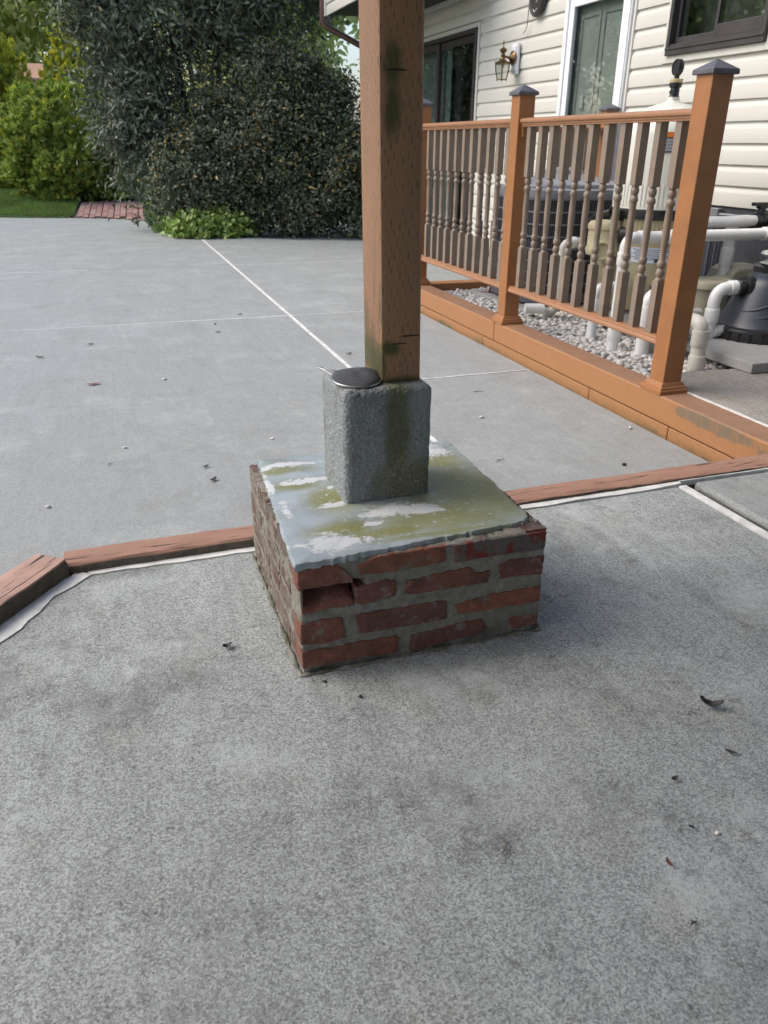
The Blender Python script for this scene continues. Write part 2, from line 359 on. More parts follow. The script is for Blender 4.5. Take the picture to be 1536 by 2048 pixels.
def f(g):   # painted cap: blue grey paint, algae film, bare white patches
    w = g.w(); x, y, z = g.sep(w); n = g.noise(w, 12, 5, .6); n2 = g.noise(w, 55, 7, .78); st = g.noise(g.sc(w, (14, 40, 10)), 1, 6, .75)
    c = g.mix(g.ramp(n, [(.3, 0), (.7, 1)]), (.27, .315, .33), (.37, .425, .455))
    a = g.m('ADD', g.ell(x, y, [(.72, 1.53, .13, .19), (.66, 1.40, .17, .06), (.42, 1.58, .06, .07), (.40, 1.42, .07, .03), (.50, 1.38, .12, .025), (.74, 1.72, .06, .06), (.36, 1.68, .05, .03), (.34, 1.78, .06, .02), (.60, 1.345, .14, .012)]), g.m('MULTIPLY', n, 1.1))
    am = g.step(a, 2.3, .9); c = g.mix(g.m('MULTIPLY', am, .88), c, g.mix(n2, (.15, .155, .035), (.26, .255, .07)))
    g2 = g.m('MULTIPLY', g.ramp(g.noise(w, 7, 4, .6), [(.5, 0), (.66, 1)]), .45); c = g.mix(g2, c, (.19, .21, .11))
    wd = g.m('ADD', g.ell(x, y, [(.365, 1.365, .085, .045), (.47, 1.43, .03, .012), (.545, 1.475, .11, .034), (.60, 1.455, .05, .02), (.42, 1.545, .035, .016), (.73, 1.80, .075, .05), (.38, 1.70, .07, .02), (.43, 1.64, .012, .01), (.36, 1.815, .09, .02), (.305, 1.55, .012, .05), (.295, 1.70, .01, .08)]), g.m('MULTIPLY', g.m('ADD', g.m('MULTIPLY', n2, .6), g.m('MULTIPLY', st, .55)), 5.2))
    wm = g.m('MULTIPLY', g.ramp(wd, [(.96, 1), (1, 0)]), 1); wd2 = g.step(wd, 3.78, 3.72)
    sp = g.m('MULTIPLY', g.ramp(g.noise(w, 70, 8, .82), [(.595, 0), (.61, 1)]), g.ramp(g.noise(w, 9, 3), [(.40, 0), (.52, 1)]))
    wall = g.m('MAXIMUM', wd2, sp)
    c = g.mix(wall, c, g.mix(n2, (.44, .47, .485), (.64, .66, .66)))
    pits = g.m('MULTIPLY', g.m('LESS_THAN', g.vor(w, 95), .07), .8); c = g.mix(pits, c, (.10, .11, .10))
    h = g.m('ADD', g.m('MULTIPLY', wall, -.6), g.m('MULTIPLY', n2, .5))
    return dict(col=c, rough=g.m('ADD', .38, g.m('MULTIPLY', wall, .35)), n=g.bump(h, .45, .002))
mat('cap_paint', f)
def f(g):
    w = g.w(); x, y, z = g.sep(w); n = g.noise(w, 230, 4, .75); v = g.vor(w, 260); b = g.noise(w, 14, 5, .6)
    c = g.mix(g.ramp(n, [(.3, 0), (.7, 1)]), (.15, .163, .168), (.40, .425, .435))
    a = g.m('ADD', g.ell(x, z, [(.56, .40, .03, .17), (.585, .305, .07, .055)]), g.m('MULTIPLY', b, 1.5)); am = g.step(a, 2.3, 1.3)
    c = g.mix(g.m('MULTIPLY', am, .8), c, g.mix(b, (.055, .058, .016), (.145, .145, .035)))
    bare = g.m('MULTIPLY', g.step(g.m('ADD', g.ell(x, z, [(.575, .315, .075, .06)]), g.m('MULTIPLY', n, .9)), 1.6, 1.1), g.m('GREATER_THAN', g.noise(w, 260, 3, .7), .54)); c = g.mix(bare, c, (.27, .255, .19))
    gs = g.m('MULTIPLY', g.ramp(g.noise(w, 16, 5, .65), [(.52, 0), (.66, 1)]), .4); c = g.mix(gs, c, (.11, .12, .06))
    pits = g.ramp(v, [(.05, 1), (.22, 0)]); c = g.mix(g.m('MULTIPLY', pits, .45), c, (.04, .045, .045))
    return dict(col=c, rough=.72, n=g.bump(g.m('SUBTRACT', n, g.m('MULTIPLY', pits, .8)), .9, .004))
mat('block_paint', f)
# house
def f(g):
    w = g.w(); n = g.noise(g.sc(w, (3, .6, 12)), 1.5, 5, .6); c = g.mix(n, (.54, .53, .475), (.61, .60, .545))
    dz = g.ramp(g.noise(w, 6, 5, .6), [(.5, 0), (.75, .18)]); c = g.mix(dz, c, (.50, .48, .42))
    return dict(col=c, rough=.42, spec=.4, n=g.bump(g.noise(g.sc(w, (60, 4, 60)), 1, 4), .12, .001))
mat('siding', f)
plain('white_trim', (.74, .75, .76), .35, .06, 5, .05)
plain('brown_frame', (.040, .034, .034), .38, .2, 8, .05)
plain('foundation', (.048, .052, .062), .9, .3, 9, .6, .006, 45)
plain('soffit_brown', (.022, .019, .018), .6, .2, 6, .1)
plain('downspout_brown', (.13, .075, .06), .4, .15, 6, .05)
plain('door_inner', (.48, .48, .46), .5, .15, 4, .05)
plain('curtain', (.33, .38, .37), .9, .25, 20, .3, .004, 40)
plain('room_dark', (.05, .05, .055), .9, .2, 3, 0)
plain('paper_white', (.7, .7, .7), .6, .04, 5, 0)
def thin_glass(name, tint, rough, ior=1.5):
    m = bpy.data.materials.new(name); m.use_nodes = True; nt = m.node_tree; g = G(nt); nt.nodes.remove(nt.nodes['Principled BSDF'])
    t = g.node('BsdfTransparent'); g.put(t.inputs[0], tint); gl = g.node('BsdfGlossy'); gl.inputs['Roughness'].default_value = rough
    fr = g.node('Fresnel'); g.w(); g.put(fr.inputs[0], g.m('SUBTRACT', ior, g.m('MULTIPLY', g.c['w'].outputs['Backfacing'], ior-1/ior))); ms = g.node('MixShader'); nt.links.new(g.m('MULTIPLY', fr.outputs[0], 1.9, clamp=True), ms.inputs[0])
    nt.links.new(t.outputs[0], ms.inputs[1]); nt.links.new(gl.outputs[0], ms.inputs[2]); nt.links.new(ms.outputs[0], nt.nodes['Material Output'].inputs[0]); MATS[name] = m
thin_glass('glass', (.82, .86, .84), .015)
thin_glass('lamp_glass', (.80, .82, .78), .05)
def f(g):
    n = g.noise(g.w(), 60, 4); return dict(col=g.mix(n, (.10, .065, .03), (.24, .165, .08)), rough=.34, metal=.9)
mat('brass', f)
plain('cap_grey', (.085, .085, .10), .5, .25, 30, .3, .001, 120)
plain('taupe', (.215, .165, .125), .5, .12, 12, .2, .001, 90)
plain('black_plastic', (.016, .016, .018), .35, .2, 10, .1)
plain('pvc', (.80, .81, .80), .3, .10, 7, .1)
plain('pvc_dirty', (.56, .55, .49), .4, .16, 12, .2)
plain('cream_plastic', (.56, .50, .32), .42, .1, 8, .1)
plain('tank_white', (.66, .66, .58), .32, .07, 5, .1)
plain('tank_beige', (.40, .35, .22), .4, .12, 6, .1)
plain('pump_grey', (.036, .043, .058), .42, .12, 6, .05)
plain('pump_beige', (.36, .34, .26), .5, .12, 6, .1)
plain('ac_grey', (.095, .10, .125), .38, .1, 6, .1)
plain('ac_light', (.19, .20, .235), .34, .1, 6, .1)
plain('ac_dark', (.022, .022, .027), .6, .2, 6, .1)
plain('steel_grey', (.27, .28, .29), .38, .15, 20, .1, metal=.4)
plain('label_white', (.62, .66, .72), .4, .05, 20, 0)
plain('label_dark', (.055, .06, .075), .45, .2, 90, 0)
plain('label_orange', (.62, .17, .03), .45, .06, 20, 0)
plain('label_gold', (.50, .42, .22), .4, .06, 20, 0)
plain('label_blue', (.06, .32, .55), .4, .06, 20, 0)
def f(g): return dict(col=(.80, .83, .80), rough=.18, trans=.75, ior=1.4)
mat('clear_plastic', f)
def f(g): return dict(col=g.mix(g.noise(g.w(), 200, 2), (.30, .30, .29), (.5, .5, .48)), rough=.3, metal=1.0)
mat('chrome', f)
def f(g):
    w = g.w(); x, y, z = g.sep(w)
    a = g.m('SINE', g.m('MULTIPLY', g.m('ADD', x, g.m('MULTIPLY', y, .6)), 4200)); b = g.m('SINE', g.m('MULTIPLY', g.m('SUBTRACT', y, g.m('MULTIPLY', x, .6)), 4200))
    h = g.m('MULTIPLY', a, b); n = g.noise(w, 60, 4); c = g.mix(n, (.055, .058, .062), (.12, .125, .13))
    return dict(col=c, rough=.5, metal=.55, n=g.bump(g.m('ADD', h, n), .5, .0015))
mat('wire_mesh', f)
def f(g):
    r = g.isl(); c = g.ramp(r, [(0, (.42, .38, .31)), (.25, (.66, .64, .60)), (.5, (.55, .50, .42)), (.75, (.80, .79, .76)), (1, (.36, .355, .35))])
    return dict(col=g.mix(.3, c, g.mix(g.noise(g.w(), 120, 3), (.35, .33, .30), (.85, .84, .81))), rough=.75)
mat('pebble', f)
plain('bed_soil', (.22, .20, .165), .95, .4, 40, 1, .01, 60)
def leafmat(name, stops, rough=.35, spec=.45, sub=0, trans=.25):
    m = bpy.data.materials.new(name); m.use_nodes = True; nt = m.node_tree; g = G(nt); b = nt.nodes['Principled BSDF']
    r = g.isl(); c = g.ramp(r, stops); big = g.noise(g.w(), 2.2, 3); c = g.mix(1, c, g.ramp(big, [(.3, .75), (.7, 1.2)]), 'MULTIPLY')
    g.put(b.inputs['Base Color'], c); b.inputs['Roughness'].default_value = rough; b.inputs['Specular IOR Level'].default_value = spec
    t = g.node('BsdfTranslucent'); g.put(t.inputs[0], g.mix(1, c, (1.15, 1.2, .8), 'MULTIPLY')); ms = g.node('MixShader'); ms.inputs[0].default_value = trans
    nt.links.new(b.outputs[0], ms.inputs[1]); nt.links.new(t.outputs[0], ms.inputs[2]); nt.links.new(ms.outputs[0], nt.nodes['Material Output'].inputs[0]); MATS[name] = m
leafmat('leaf_dark', [(0, (.062, .084, .055)), (.5, (.115, .145, .098)), (1, (.20, .23, .17))], .5, .28, trans=.1)
leafmat('leaf_holly', [(0, (.062, .078, .046)), (.6, (.12, .138, .080)), (1, (.22, .22, .13))], .5, .28, trans=.12)
leafmat('leaf_yellow', [(0, (.50, .30, .10)), (.5, (.42, .33, .08)), (1, (.50, .36, .20))], .5, .3, trans=.2)
leafmat('leaf_thuja', [(0, (.17, .25, .05)), (.5, (.31, .40, .09)), (1, (.48, .56, .16))], .6, .2, trans=.3)
leafmat('leaf_gold', [(0, (.34, .34, .04)), (.5, (.54, .51, .06)), (1, (.72, .66, .11))], .6, .2, trans=.4)
leafmat('leaf_far', [(0, (.50, .53, .26)), (.5, (.66, .67, .36)), (1, (.82, .79, .50))], .6, .2, trans=.55)
leafmat('leaf_ivy', [(0, (.14, .22, .045)), (.5, (.25, .36, .08)), (1, (.42, .52, .19))], .4, .4, trans=.25)
leafmat('leaf_hosta', [(0, (.14, .22, .06)), (.6, (.22, .30, .10)), (1, (.55, .58, .35))], .4, .4, trans=.25)
leafmat('grass', [(0, (.09, .16, .035)), (.5, (.14, .22, .055)), (1, (.21, .29, .09))], .5, .3, trans=.3)
plain('lawn_soil', (.075, .12, .03), .95, .3, 20, .8, .02, 40)
plain('bark', (.075, .06, .047), .9, .3, 25, .9, .006, 60)
plain('twig_grey', (.16, .135, .11), .85, .25, 40, .5, .002, 120)
plain('dead_leaf_dark', (.028, .024, .021), .6, .4, 90, .5, .002, 200)
plain('dead_leaf_red', (.15, .045, .03), .6, .3, 90, .5, .002, 200)
plain('petal', (.62, .60, .54), .6, .15, 60, .2)
plain('shed_wall', (.70, .71, .73), .7, .05, 5, .1)
plain('shed_roof', (.42, .25, .17), .8, .2, 9, .3)
def f(g):
    r = g.rnd(); c = g.ramp(r, [(0, (.20, .10, .085)), (.3, (.38, .22, .185)), (.6, (.27, .14, .12)), (1, (.34, .25, .225))]); n = g.noise(g.w(), 30, 4)
    return dict(col=g.mix(1, c, g.ramp(n, [(.3, .75), (.7, 1.2)]), 'MULTIPLY'), rough=.85)
mat('paver', f)
plain('roof_wood', (.16, .115, .085), .8, .2, 8, .3)
# ------------------------------------------------------------------ the setting: driveway, patio, step
ZD = -0.175
JX, JY = 1.262, (3.94, 5.90, 8.75)
def poly_slab(name, poly, z0, z1, m, parent=None, bevel=.006):
    mb = MB(); mb.prism(poly, 'z', z0, z1); return obj(name, mb, m, parent, bevel=bevel, seg=2)
ground = MB(); ground.add([(-140, -140, -.32), (140, -140, -.32), (140, 200, -.32), (-140, 200, -.32)], [(0, 1, 2, 3)])
struct(obj('ground', ground, 'lawn_soil'))
drv = MB(); drv.add([(-9, 1.95, ZD-.03), (4.0, 1.95, ZD-.03), (4.0, 16.2, ZD-.03), (-9, 16.2, ZD-.03)], [(0, 1, 2, 3)])
drive = struct(obj('driveway', drv, 'drive_concrete'))
g1, g2 = .0155, .0075
far_edge = [(3.95, 10.55), (3.3, 10.6), (2.5, 10.9), (1.95, 11.35), (JX+g1, 11.35)]
far_edge2 = [(JX-g1, 11.35), (.95, 11.75), (.75, 12.6), (.68, 14.4), (.2, 14.85), (-.5, 15.2), (-1.2, 15.38), (-1.7, 15.6), (-4.5, 16.1)]
ys = [1.97]+list(JY)
for i, y in enumerate(ys):
    y0 = y+(g2 if i else 0); last = i == len(ys)-1
    y1 = None if last else ys[i+1]-g2
    if last:
        poly_slab('slab', [(JX+g1, y0), (3.95, y0)]+far_edge, ZD-.1, ZD, 'drive_concrete', drive)
        poly_slab('slab', [(-4.5, y0), (JX-g1, y0)]+far_edge2, ZD-.1, ZD, 'drive_concrete', drive)
    else:
        xr = 2.252 if y1 < 5.9 else 2.252
        if i == 2:
            poly_slab('slab', [(JX+g1, y0), (2.252, y0), (2.252, 6.05), (3.95, 6.05), (3.95, y1), (JX+g1, y1)], ZD-.1, ZD, 'drive_concrete', drive)
        else: poly_slab('slab', [(JX+g1, y0), (xr, y0), (xr, y1), (JX+g1, y1)], ZD-.1, ZD, 'drive_concrete', drive)
        if i: poly_slab('slab', [(-4.5, y0 if i > 1 else 1.97), (JX-g1, y0 if i > 1 else 1.97), (JX-g1, y1), (-4.5, y1)], ZD-.1, ZD, 'drive_concrete', drive)
def wavy_strip(name, pts, w, z, m, parent, jit=.15, th=.02, ds=.03):
    P = []; 
    for a, b in zip(pts, pts[1:]):
        n = max(2, int((Vector(b)-Vector(a)).length/ds))
        for k in range(n): P.append(Vector(a).lerp(Vector(b), k/n))
    P.append(Vector(pts[-1])); L = []; Rr = []; zz = []
    nz = [R_.uniform(-1, 1) for _ in range(len(P)+8)]; nz2 = [R_.uniform(-1, 1) for _ in range(len(P)+8)]
    for i, p in enumerate(P):
        t = (P[min(i+1, len(P)-1)]-P[max(i-1, 0)]).normalized(); q = Vector((-t.y, t.x))
        a = sum(nz[i:i+4])/4; b = sum(nz2[i:i+4])/4
        L.append(p+q*w*(.5+jit*a)); Rr.append(p-q*w*(.5+jit*b))
    mb = MB(); n = len(P); vs = []
    for i in range(n): vs += [(L[i].x, L[i].y, z), (Rr[i].x, Rr[i].y, z), (L[i].x, L[i].y, z-th), (Rr[i].x, Rr[i].y, z-th)]
    fs = []
    for i in range(n-1):
        a, b = 4*i, 4*i+4; fs += [(a, a+1, b+1, b), (a+2, b+2, b+3, a+3), (a, b, b+2, a+2), (a+1, a+3, b+3, b+1)]
    fs += [(0, 2, 3, 1), (4*n-4, 4*n-3, 4*n-1, 4*n-2)]
    mb.add(vs, fs); return obj(name, mb, m, parent)
wavy_strip('joint_sealant', [(JX, 2.0), (JX, 11.3)], .022, ZD+.001, 'sealant', drive, .12)
wavy_strip('joint_sealant', [(JX+.014, JY[0]), (2.248, JY[0]+.01)], .012, ZD-.0005, 'sealant', drive, .1)
wavy_strip('joint_sealant', [(-4.4, JY[1]+.03), (JX-.014, JY[1])], .0148, ZD-.0005, 'sealant', drive, .1)
wavy_strip('joint_sealant', [(JX+.014, JY[1]), (2.248, JY[1])], .010, ZD-.0005, 'sealant', drive, .1)
wavy_strip('joint_sealant', [(-4.4, JY[2]+.02), (-.2, JY[2])], .012, ZD-.001, 'sealant', drive, .2)
wavy_strip('joint_sealant', [(JX+.014, JY[2]), (3.9, JY[2])], .010, ZD-.0005, 'sealant', drive, .1)

# patio (one step above the driveway)
pat = MB(); pat.add([(-3, -6, -.06), (2.7, -6, -.06), (2.7, 1.9, -.06), (-.17, 1.9, -.06), (-3, -1.7, -.06)], [(0, 1, 2, 3, 4)])
patio = struct(obj('patio', pat, 'joint_dirt'))
poly_slab('slab', [(-3, -6), (1.668, -6), (1.668, 1.902), (.9, 1.894), (.3, 1.886), (-.163, 1.884), (-.336, 1.655), (-3, -1.85)], -.2, 0, 'patio_concrete', patio, .008)
poly_slab('slab', [(1.738, -6), (2.7, -6), (2.7, 1.915), (1.742, 1.915)], -.2, .003, 'patio_concrete_smooth', patio, .012)
wavy_strip('joint_sealant', [(1.684, -2), (1.684, 1.90)], .026, .002, 'sealant', patio, .07)
wavy_strip('joint_sealant', [(1.715, -2), (1.718, 1.88)], .034, -.012, 'joint_dirt', patio, .1)
wavy_strip('caulk_line', [(-.15, 1.893), (.05, 1.893), (.35, 1.896)], .036, .004, 'caulk', patio, .32)
wavy_strip('caulk_line', [(.78, 1.905), (1.2, 1.912), (1.45, 1.910), (1.69, 1.93)], .034, .004, 'caulk', patio, .35)
wavy_strip('caulk_line', [(1.69, 1.93), (1.95, 1.930), (2.6, 1.933)], .012, .006, 'caulk', patio, .2)
wavy_strip('caulk_line', [(-.155, 1.890), (-.235, 1.80), (-.30, 1.715), (-.42, 1.57), (-.9, .97)], .058, .004, 'caulk', patio, .5)

# edging timbers
def timber(pts, w, z0, z1, label, m, seed, name='edging_timber'):
    """a weathered board along a centre line, irregular section, split ends"""
    rr = random.Random(seed); a, b = Vector(pts[0]), Vector(pts[1]); t = (b-a).normalized(); q = Vector((-t.y, t.x)); L = (b-a).length; n = max(6, int(L/.035))
    mb = MB(); vs = []; prof = [(-.5, z0), (-.5, z1-.010), (-.485, z1-.003), (-.44, z1), (-.15, z1+.001), (.15, z1), (.44, z1-.001), (.485, z1-.004), (.5, z1-.012), (.5, z0)]
    k = len(prof); off = [rr.uniform(-1, 1)*.0022 for _ in prof]
    for i in range(n+1):
        s = i/n; off = [o*.75+rr.uniform(-1, 1)*.0016 for o in off]; e = min(i, n-i); tap = .965 if e == 0 else 1
        for j, (u, z) in enumerate(prof):
            x = a+t*(L*s)+q*(u*w*tap+off[j]); vs.append((x.x, x.y, z+(off[(j+3) % k]*.8 if z > z0+.02 else 0)))
    fs = [(i*k+j, i*k+j+1, (i+1)*k+j+1, (i+1)*k+j) for i in range(n) for j in range(k-1)]
    fs += [tuple(range(k)), tuple(n*k+j for j in range(k-1, -1, -1))]; mi = [1 if j in (0, 1, 7, 8) else 0 for i in range(n) for j in range(k-1)]+[1, 1]
    mb.v = vs; mb.f = fs; mb.mi = mi; o = obj(name, mb, [m, 'raw_timber'], smooth=50); return tag(o, label, 'timber', 'timbers edging the patio step')
timber([(-.205, 1.940), (.34, 1.948)], .090, -.17, .028, 'weathered brown edging board left of the brick pier', 'edge_paint', 3)
timber([(.76, 1.965), (2.75, 1.992)], .098, -.17, .013, 'brown painted edging board running from brick pier to the right', 'edge_paint', 5)
timber([(-.232, 1.918), (-.95, .965)], .100, -.17, .050, 'short cracked edging board angled away at the far left', 'edge_paint_old', 9)

# upper slab by the house and the gravel bed
up_ = MB(); up_.prism([(2.401, 1.5), (4.0, 1.5), (4.0, 3.05), (3.0, 3.07), (2.6, 3.10), (2.401, 3.08)], 'z', -.2, .0)
struct(obj('house_slab', up_, 'step_concrete', bevel=.01))
cl = wavy_strip('caulk_line', [(2.404, 2.0), (2.404, 2.5), (2.403, 2.80)], .012, .003, 'caulk', bpy.data.objects['house_slab'], .35)
bed = MB(); bed.add([(2.3, 3.0, -.085), (4.0, 3.0, -.085), (4.0, 6.0, -.085), (2.3, 6.0, -.085)], [(0, 1, 2, 3)])
bedo = struct(obj('gravel_bed', bed, 'bed_soil'))
t = (1+5**.5)/2
ico = np.array([(-1, t, 0), (1, t, 0), (-1, -t, 0), (1, -t, 0), (0, -1, t), (0, 1, t), (0, -1, -t), (0, 1, -t), (t, 0, -1), (t, 0, 1), (-t, 0, -1), (-t, 0, 1)])/math.hypot(1, t)
icf = np.array([(0, 11, 5), (0, 5, 1), (0, 1, 7), (0, 7, 10), (0, 10, 11), (1, 5, 9), (5, 11, 4), (11, 10, 2), (10, 7, 6), (7, 1, 8), (3, 9, 4), (3, 4, 2), (3, 2, 6), (3, 6, 8), (3, 8, 9), (4, 9, 5), (2, 4, 11), (6, 2, 10), (8, 6, 7), (9, 8, 1)])
def pebbles(n, x0, x1, y0, y1, zf, r0, r1):
    c = np.stack([NP.uniform(x0, x1, n), NP.uniform(y0, y1, n), np.zeros(n)], 1); c[:, 2] = zf(c)+NP.uniform(-.012, .012, n)
    r = NP.uniform(r0, r1, (n, 1))*np.stack([NP.uniform(.8, 1.35, n), NP.uniform(.75, 1.1, n), NP.uniform(.5, .8, n)], 1)
    a = NP.uniform(0, 6.28, n); P = ico[None]*(1+NP.uniform(-.14, .14, (n, 12, 1)))*r[:, None]
    X = P[..., 0]*np.cos(a)[:, None]-P[..., 1]*np.sin(a)[:, None]; Y = P[..., 0]*np.sin(a)[:, None]+P[..., 1]*np.cos(a)[:, None]
    V = np.stack([X, Y, P[..., 2]], -1)+c[:, None]; F = icf[None]+(np.arange(n)*12)[:, None, None]
    return V.reshape(-1, 3), F.reshape(-1, 3)
V, F = pebbles(9500, 2.41, 3.98, 3.09, 5.93, lambda c: -.062+.012*np.sin(c[:, 0]*5)+.010*np.sin(c[:, 1]*4), .011, .023)
go = link('gravel', raw_mesh('gravel', V, F, ['pebble'], smooth=True)); tag(go, 'pale rounded gravel filling the bed behind the orange beam', 'gravel', kind='stuff')
# bed timbers: upper beam pieces, lower plank pieces
bw = thing('bed_edging', (2.33, 4.2, ZD), 'orange painted timber beam bordering the gravel bed under the railing', 'beam')
for y0, y1, in ((1.96, 4.452), (4.458, 6.10)):
    mb = MB(); mb.box(2.256, 2.40, y0, y1, -.118, .0); o = obj('beam', mb, ['beam_face', 'beam_top'], bw, bevel=.007, seg=2)
    o.data.polygons[1].material_index = 1
for y0, y1 in ((1.96, 2.705), (2.709, 3.345), (3.349, 4.62), (4.624, 6.08)):
    mb = MB(); mb.box(2.262, 2.396, y0, y1, ZD-.02, -.1225); obj('plank', mb, 'beam_face', bw, bevel=.005)
mb = MB(); mb.box(2.402, 4.0, 5.955, 6.095, -.17, -.004); obj('beam', mb, 'beam_paint', bw, bevel=.007)
# ------------------------------------------------------------------ patio roof carried by the post (above the frame)
pr = MB(); pr.box(-1.8, 4.4, -5, 1.88, 2.52, 2.60)
proof = struct(obj('patio_roof', pr, 'roof_wood'))
bwl = MB(); bwl.box(-2.0, 4.4, -2.4, -2.2, -.2, 3.4); struct(obj('added_shade_wall', bwl, 'roof_wood'))  # unseen wall behind the camera, added to block light from that side
mb = MB(); mb.box(.50, .60, -5, 1.74, 2.30, 2.519); obj('roof_beam', mb, 'roof_wood', proof)

# ------------------------------------------------------------------ brick pier
PX0, PX1, PY0, PY1, PH = .275, .822, 1.308, 1.868, .258
pier = thing('brick_pier', (.554, 1.588, 0), 'square weathered red brick pier with a grey painted green stained top', 'pier')
def outline(poly, step=.007, jit=.0013, rr=R_):
    out = []
    n = len(poly)
    for i in range(n):
        a, b = Vector(poly[i]), Vector(poly[(i+1) % n]); k = max(1, int((b-a).length/step))
        for j in range(k):
            p = a.lerp(b, j/k); out.append(p+Vector((rr.uniform(-jit, jit), rr.uniform(-jit, jit))))
    return out
def brick(poly, face, m='brick', proud=.004, depth=.05, deep=None, jit=.0016):
    P = outline(poly, jit=jit); c = sum(P, Vector((0, 0)))/len(P); n = len(P); rings = []
    for sc, d in ((1.0, -depth), (1.0, proud*.1), (.985, proud*.75), (.965, proud), (.80, proud), (.45, proud)):
        ring = []
        for p in P:
            q = p if sc == 1 else c+(p-c)*sc if sc < .9 else p+(c-p).normalized()*(.0012 if sc > .98 else .003)
            dd = d+(R_.uniform(-.0006, .0006) if d > 0 else 0)
            if deep and d > 0: dd -= deep(q)
            ring.append((q.x, q.y, dd))
        rings.append(ring)
    def W(s, z, d):
        if face == 'f': return (PX0+s, PY0-d, z)
        if face == 'l': return (PX0-d, PY0+s, z)
        if face == 'r': return (PX1+d, PY0+s, z)
        return (PX0+s, PY1+d, z)
    mb = MB(); vs = [W(*p) for r in rings for p in r]; vs.append(W(c.x, c.y, proud-(deep(c) if deep else 0)))
    fs = [(i*n+k, i*n+(k+1) % n, (i+1)*n+(k+1) % n, (i+1)*n+k) for i in range(len(rings)-1) for k in range(n)]
    L = (len(rings)-1)*n; fs += [(L+k, L+(k+1) % n, len(vs)-1) for k in range(n)]; fs.append(tuple(range(n)))
    mb.add(vs, fs); cw = W(c.x, c.y, 0)
    mb.v = [tuple(Vector(p)-Vector(cw)) for p in mb.v]
    o = obj('brick', mb, m, None, smooth=45); o.parent = pier; o.location = Vector(cw)-Vector(pier['_o']); return o
front = [[(-.003, .252), (.078, .249), (.11, .215), (.112, .204), (-.003, .203)], [(.119, .236), (.15, .252), (.181, .254), (.31, .254), (.312, .216), (.208, .211), (.126, .216)],
         [(.327, .252), (.387, .254), (.546, .252), (.546, .209), (.334, .210)],
         None, [(.117, .189), (.181, .195), (.204, .189), (.202, .154), (.132, .144), (.114, .15)],
         [(.222, .185), (.368, .194), (.386, .176), (.416, .176), (.415, .148), (.242, .149), (.223, .155)], [(.437, .185), (.466, .195), (.546, .191), (.546, .146), (.442, .152)],
         [(-.002, .124), (.074, .128), (.087, .123), (.093, .073), (.046, .068), (-.002, .076)], [(.114, .123), (.304, .123), (.32, .118), (.321, .073), (.123, .075)],
         [(.337, .105), (.423, .116), (.546, .114), (.546, .076), (.35, .079)],
         [(-.001, .057), (.201, .055), (.21, .046), (.21, .013), (.0, .017)], [(.236, .048), (.406, .059), (.417, .032), (.404, .021), (.245, .005), (.233, .008)], [(.472, .044), (.546, .043), (.546, .014), (.479, .012)]]
for i, p in enumerate(front):
    if p is None:
        brick([(.0, .184), (.05, .190), (.112, .192), (.112, .151), (.001, .148)], 'f', 'brick', .003, .09, lambda q: max(0, min(.055, (q.y-.162)*1.7+.010*math.sin(q.x*60))), .0024)
    else: brick(p, 'f', 'brick_grey' if i == 2 else 'brick', R_.uniform(.002, .0045))
for face in ('l', 'r', 'b'):
    for row in range(4):
        z0 = .014+row*.0635; s = .09 if (row == 2 and face == 'l') else .004
        lens = [.20, .095, .205, .05] if row % 2 else [.095, .20, .20, .04]
        for L in lens:
            L = min(L, .541-s)
            if L < .03: break
            j = lambda: R_.uniform(-.003, .003)
            brick([(s, z0+j()), (s+L*.5, z0+j()), (s+L, z0+j()), (s+L+j(), z0+.049+j()), (s+L*.4, z0+.05+j()), (s+j(), z0+.049+j())], face, 'brick_smeared', R_.uniform(.0, .0015), jit=.0028); s += L+.013
# mortar body: rough displaced box with a cavity
def rough_box(x0, x1, y0, y1, z0, z1, res, amp, scale, rnd, extra=None, seed=0, top=True):
    xs = np.linspace(x0, x1, max(2, int((x1-x0)/res)+1)); ysn = np.linspace(y0, y1, max(2, int((y1-y0)/res)+1)); zs = np.linspace(z0, z1, max(2, int((z1-z0)/res)+1))
    Vs = []; Fs = []
    def patch(A, B, fn, flip):
        o = sum(len(v) for v in Vs); na, nb = len(A), len(B); g = np.array([[fn(a, b) for b in B] for a in A]).reshape(-1, 3); Vs.append(g)
        i = np.arange((na-1)*nb).reshape(na-1, nb)[:, :-1].ravel(); q = np.stack([i, i+nb, i+nb+1, i+1], 1)+o; Fs.append(q[:, ::-1] if flip else q)
    patch(xs, zs, lambda a, b: (a, y0, b), False); patch(xs, zs, lambda a, b: (a, y1, b), True)
    patch(ysn, zs, lambda a, b: (x0, a, b), True); patch(ysn, zs, lambda a, b: (x1, a, b), False)
    if top: patch(xs, ysn, lambda a, b: (a, b, z1), False)
    V = np.concatenate(Vs); F = np.concatenate(Fs); c = np.array([(x0+x1)/2, (y0+y1)/2, 0]); hx, hy = (x1-x0)/2, (y1-y0)/2
    # rounded box projection
    lo = np.array([x0+rnd, y0+rnd, z0-1]); hi = np.array([x1-rnd, y1-rnd, z1-rnd]); Q = np.clip(V, lo, hi); N = V-Q; ln = np.linalg.norm(N, axis=1, keepdims=True); N = N/np.maximum(ln, 1e-9)
    P = Q+N*rnd
    d = amp*(.55*vnoise(V, scale, seed)+.3*vnoise(V, scale*2.3, seed+3)+.25*vnoise(V, scale*.3, seed+5))
    if extra is not None: d = d+extra(V, N)
    return P+N*d[:, None], F
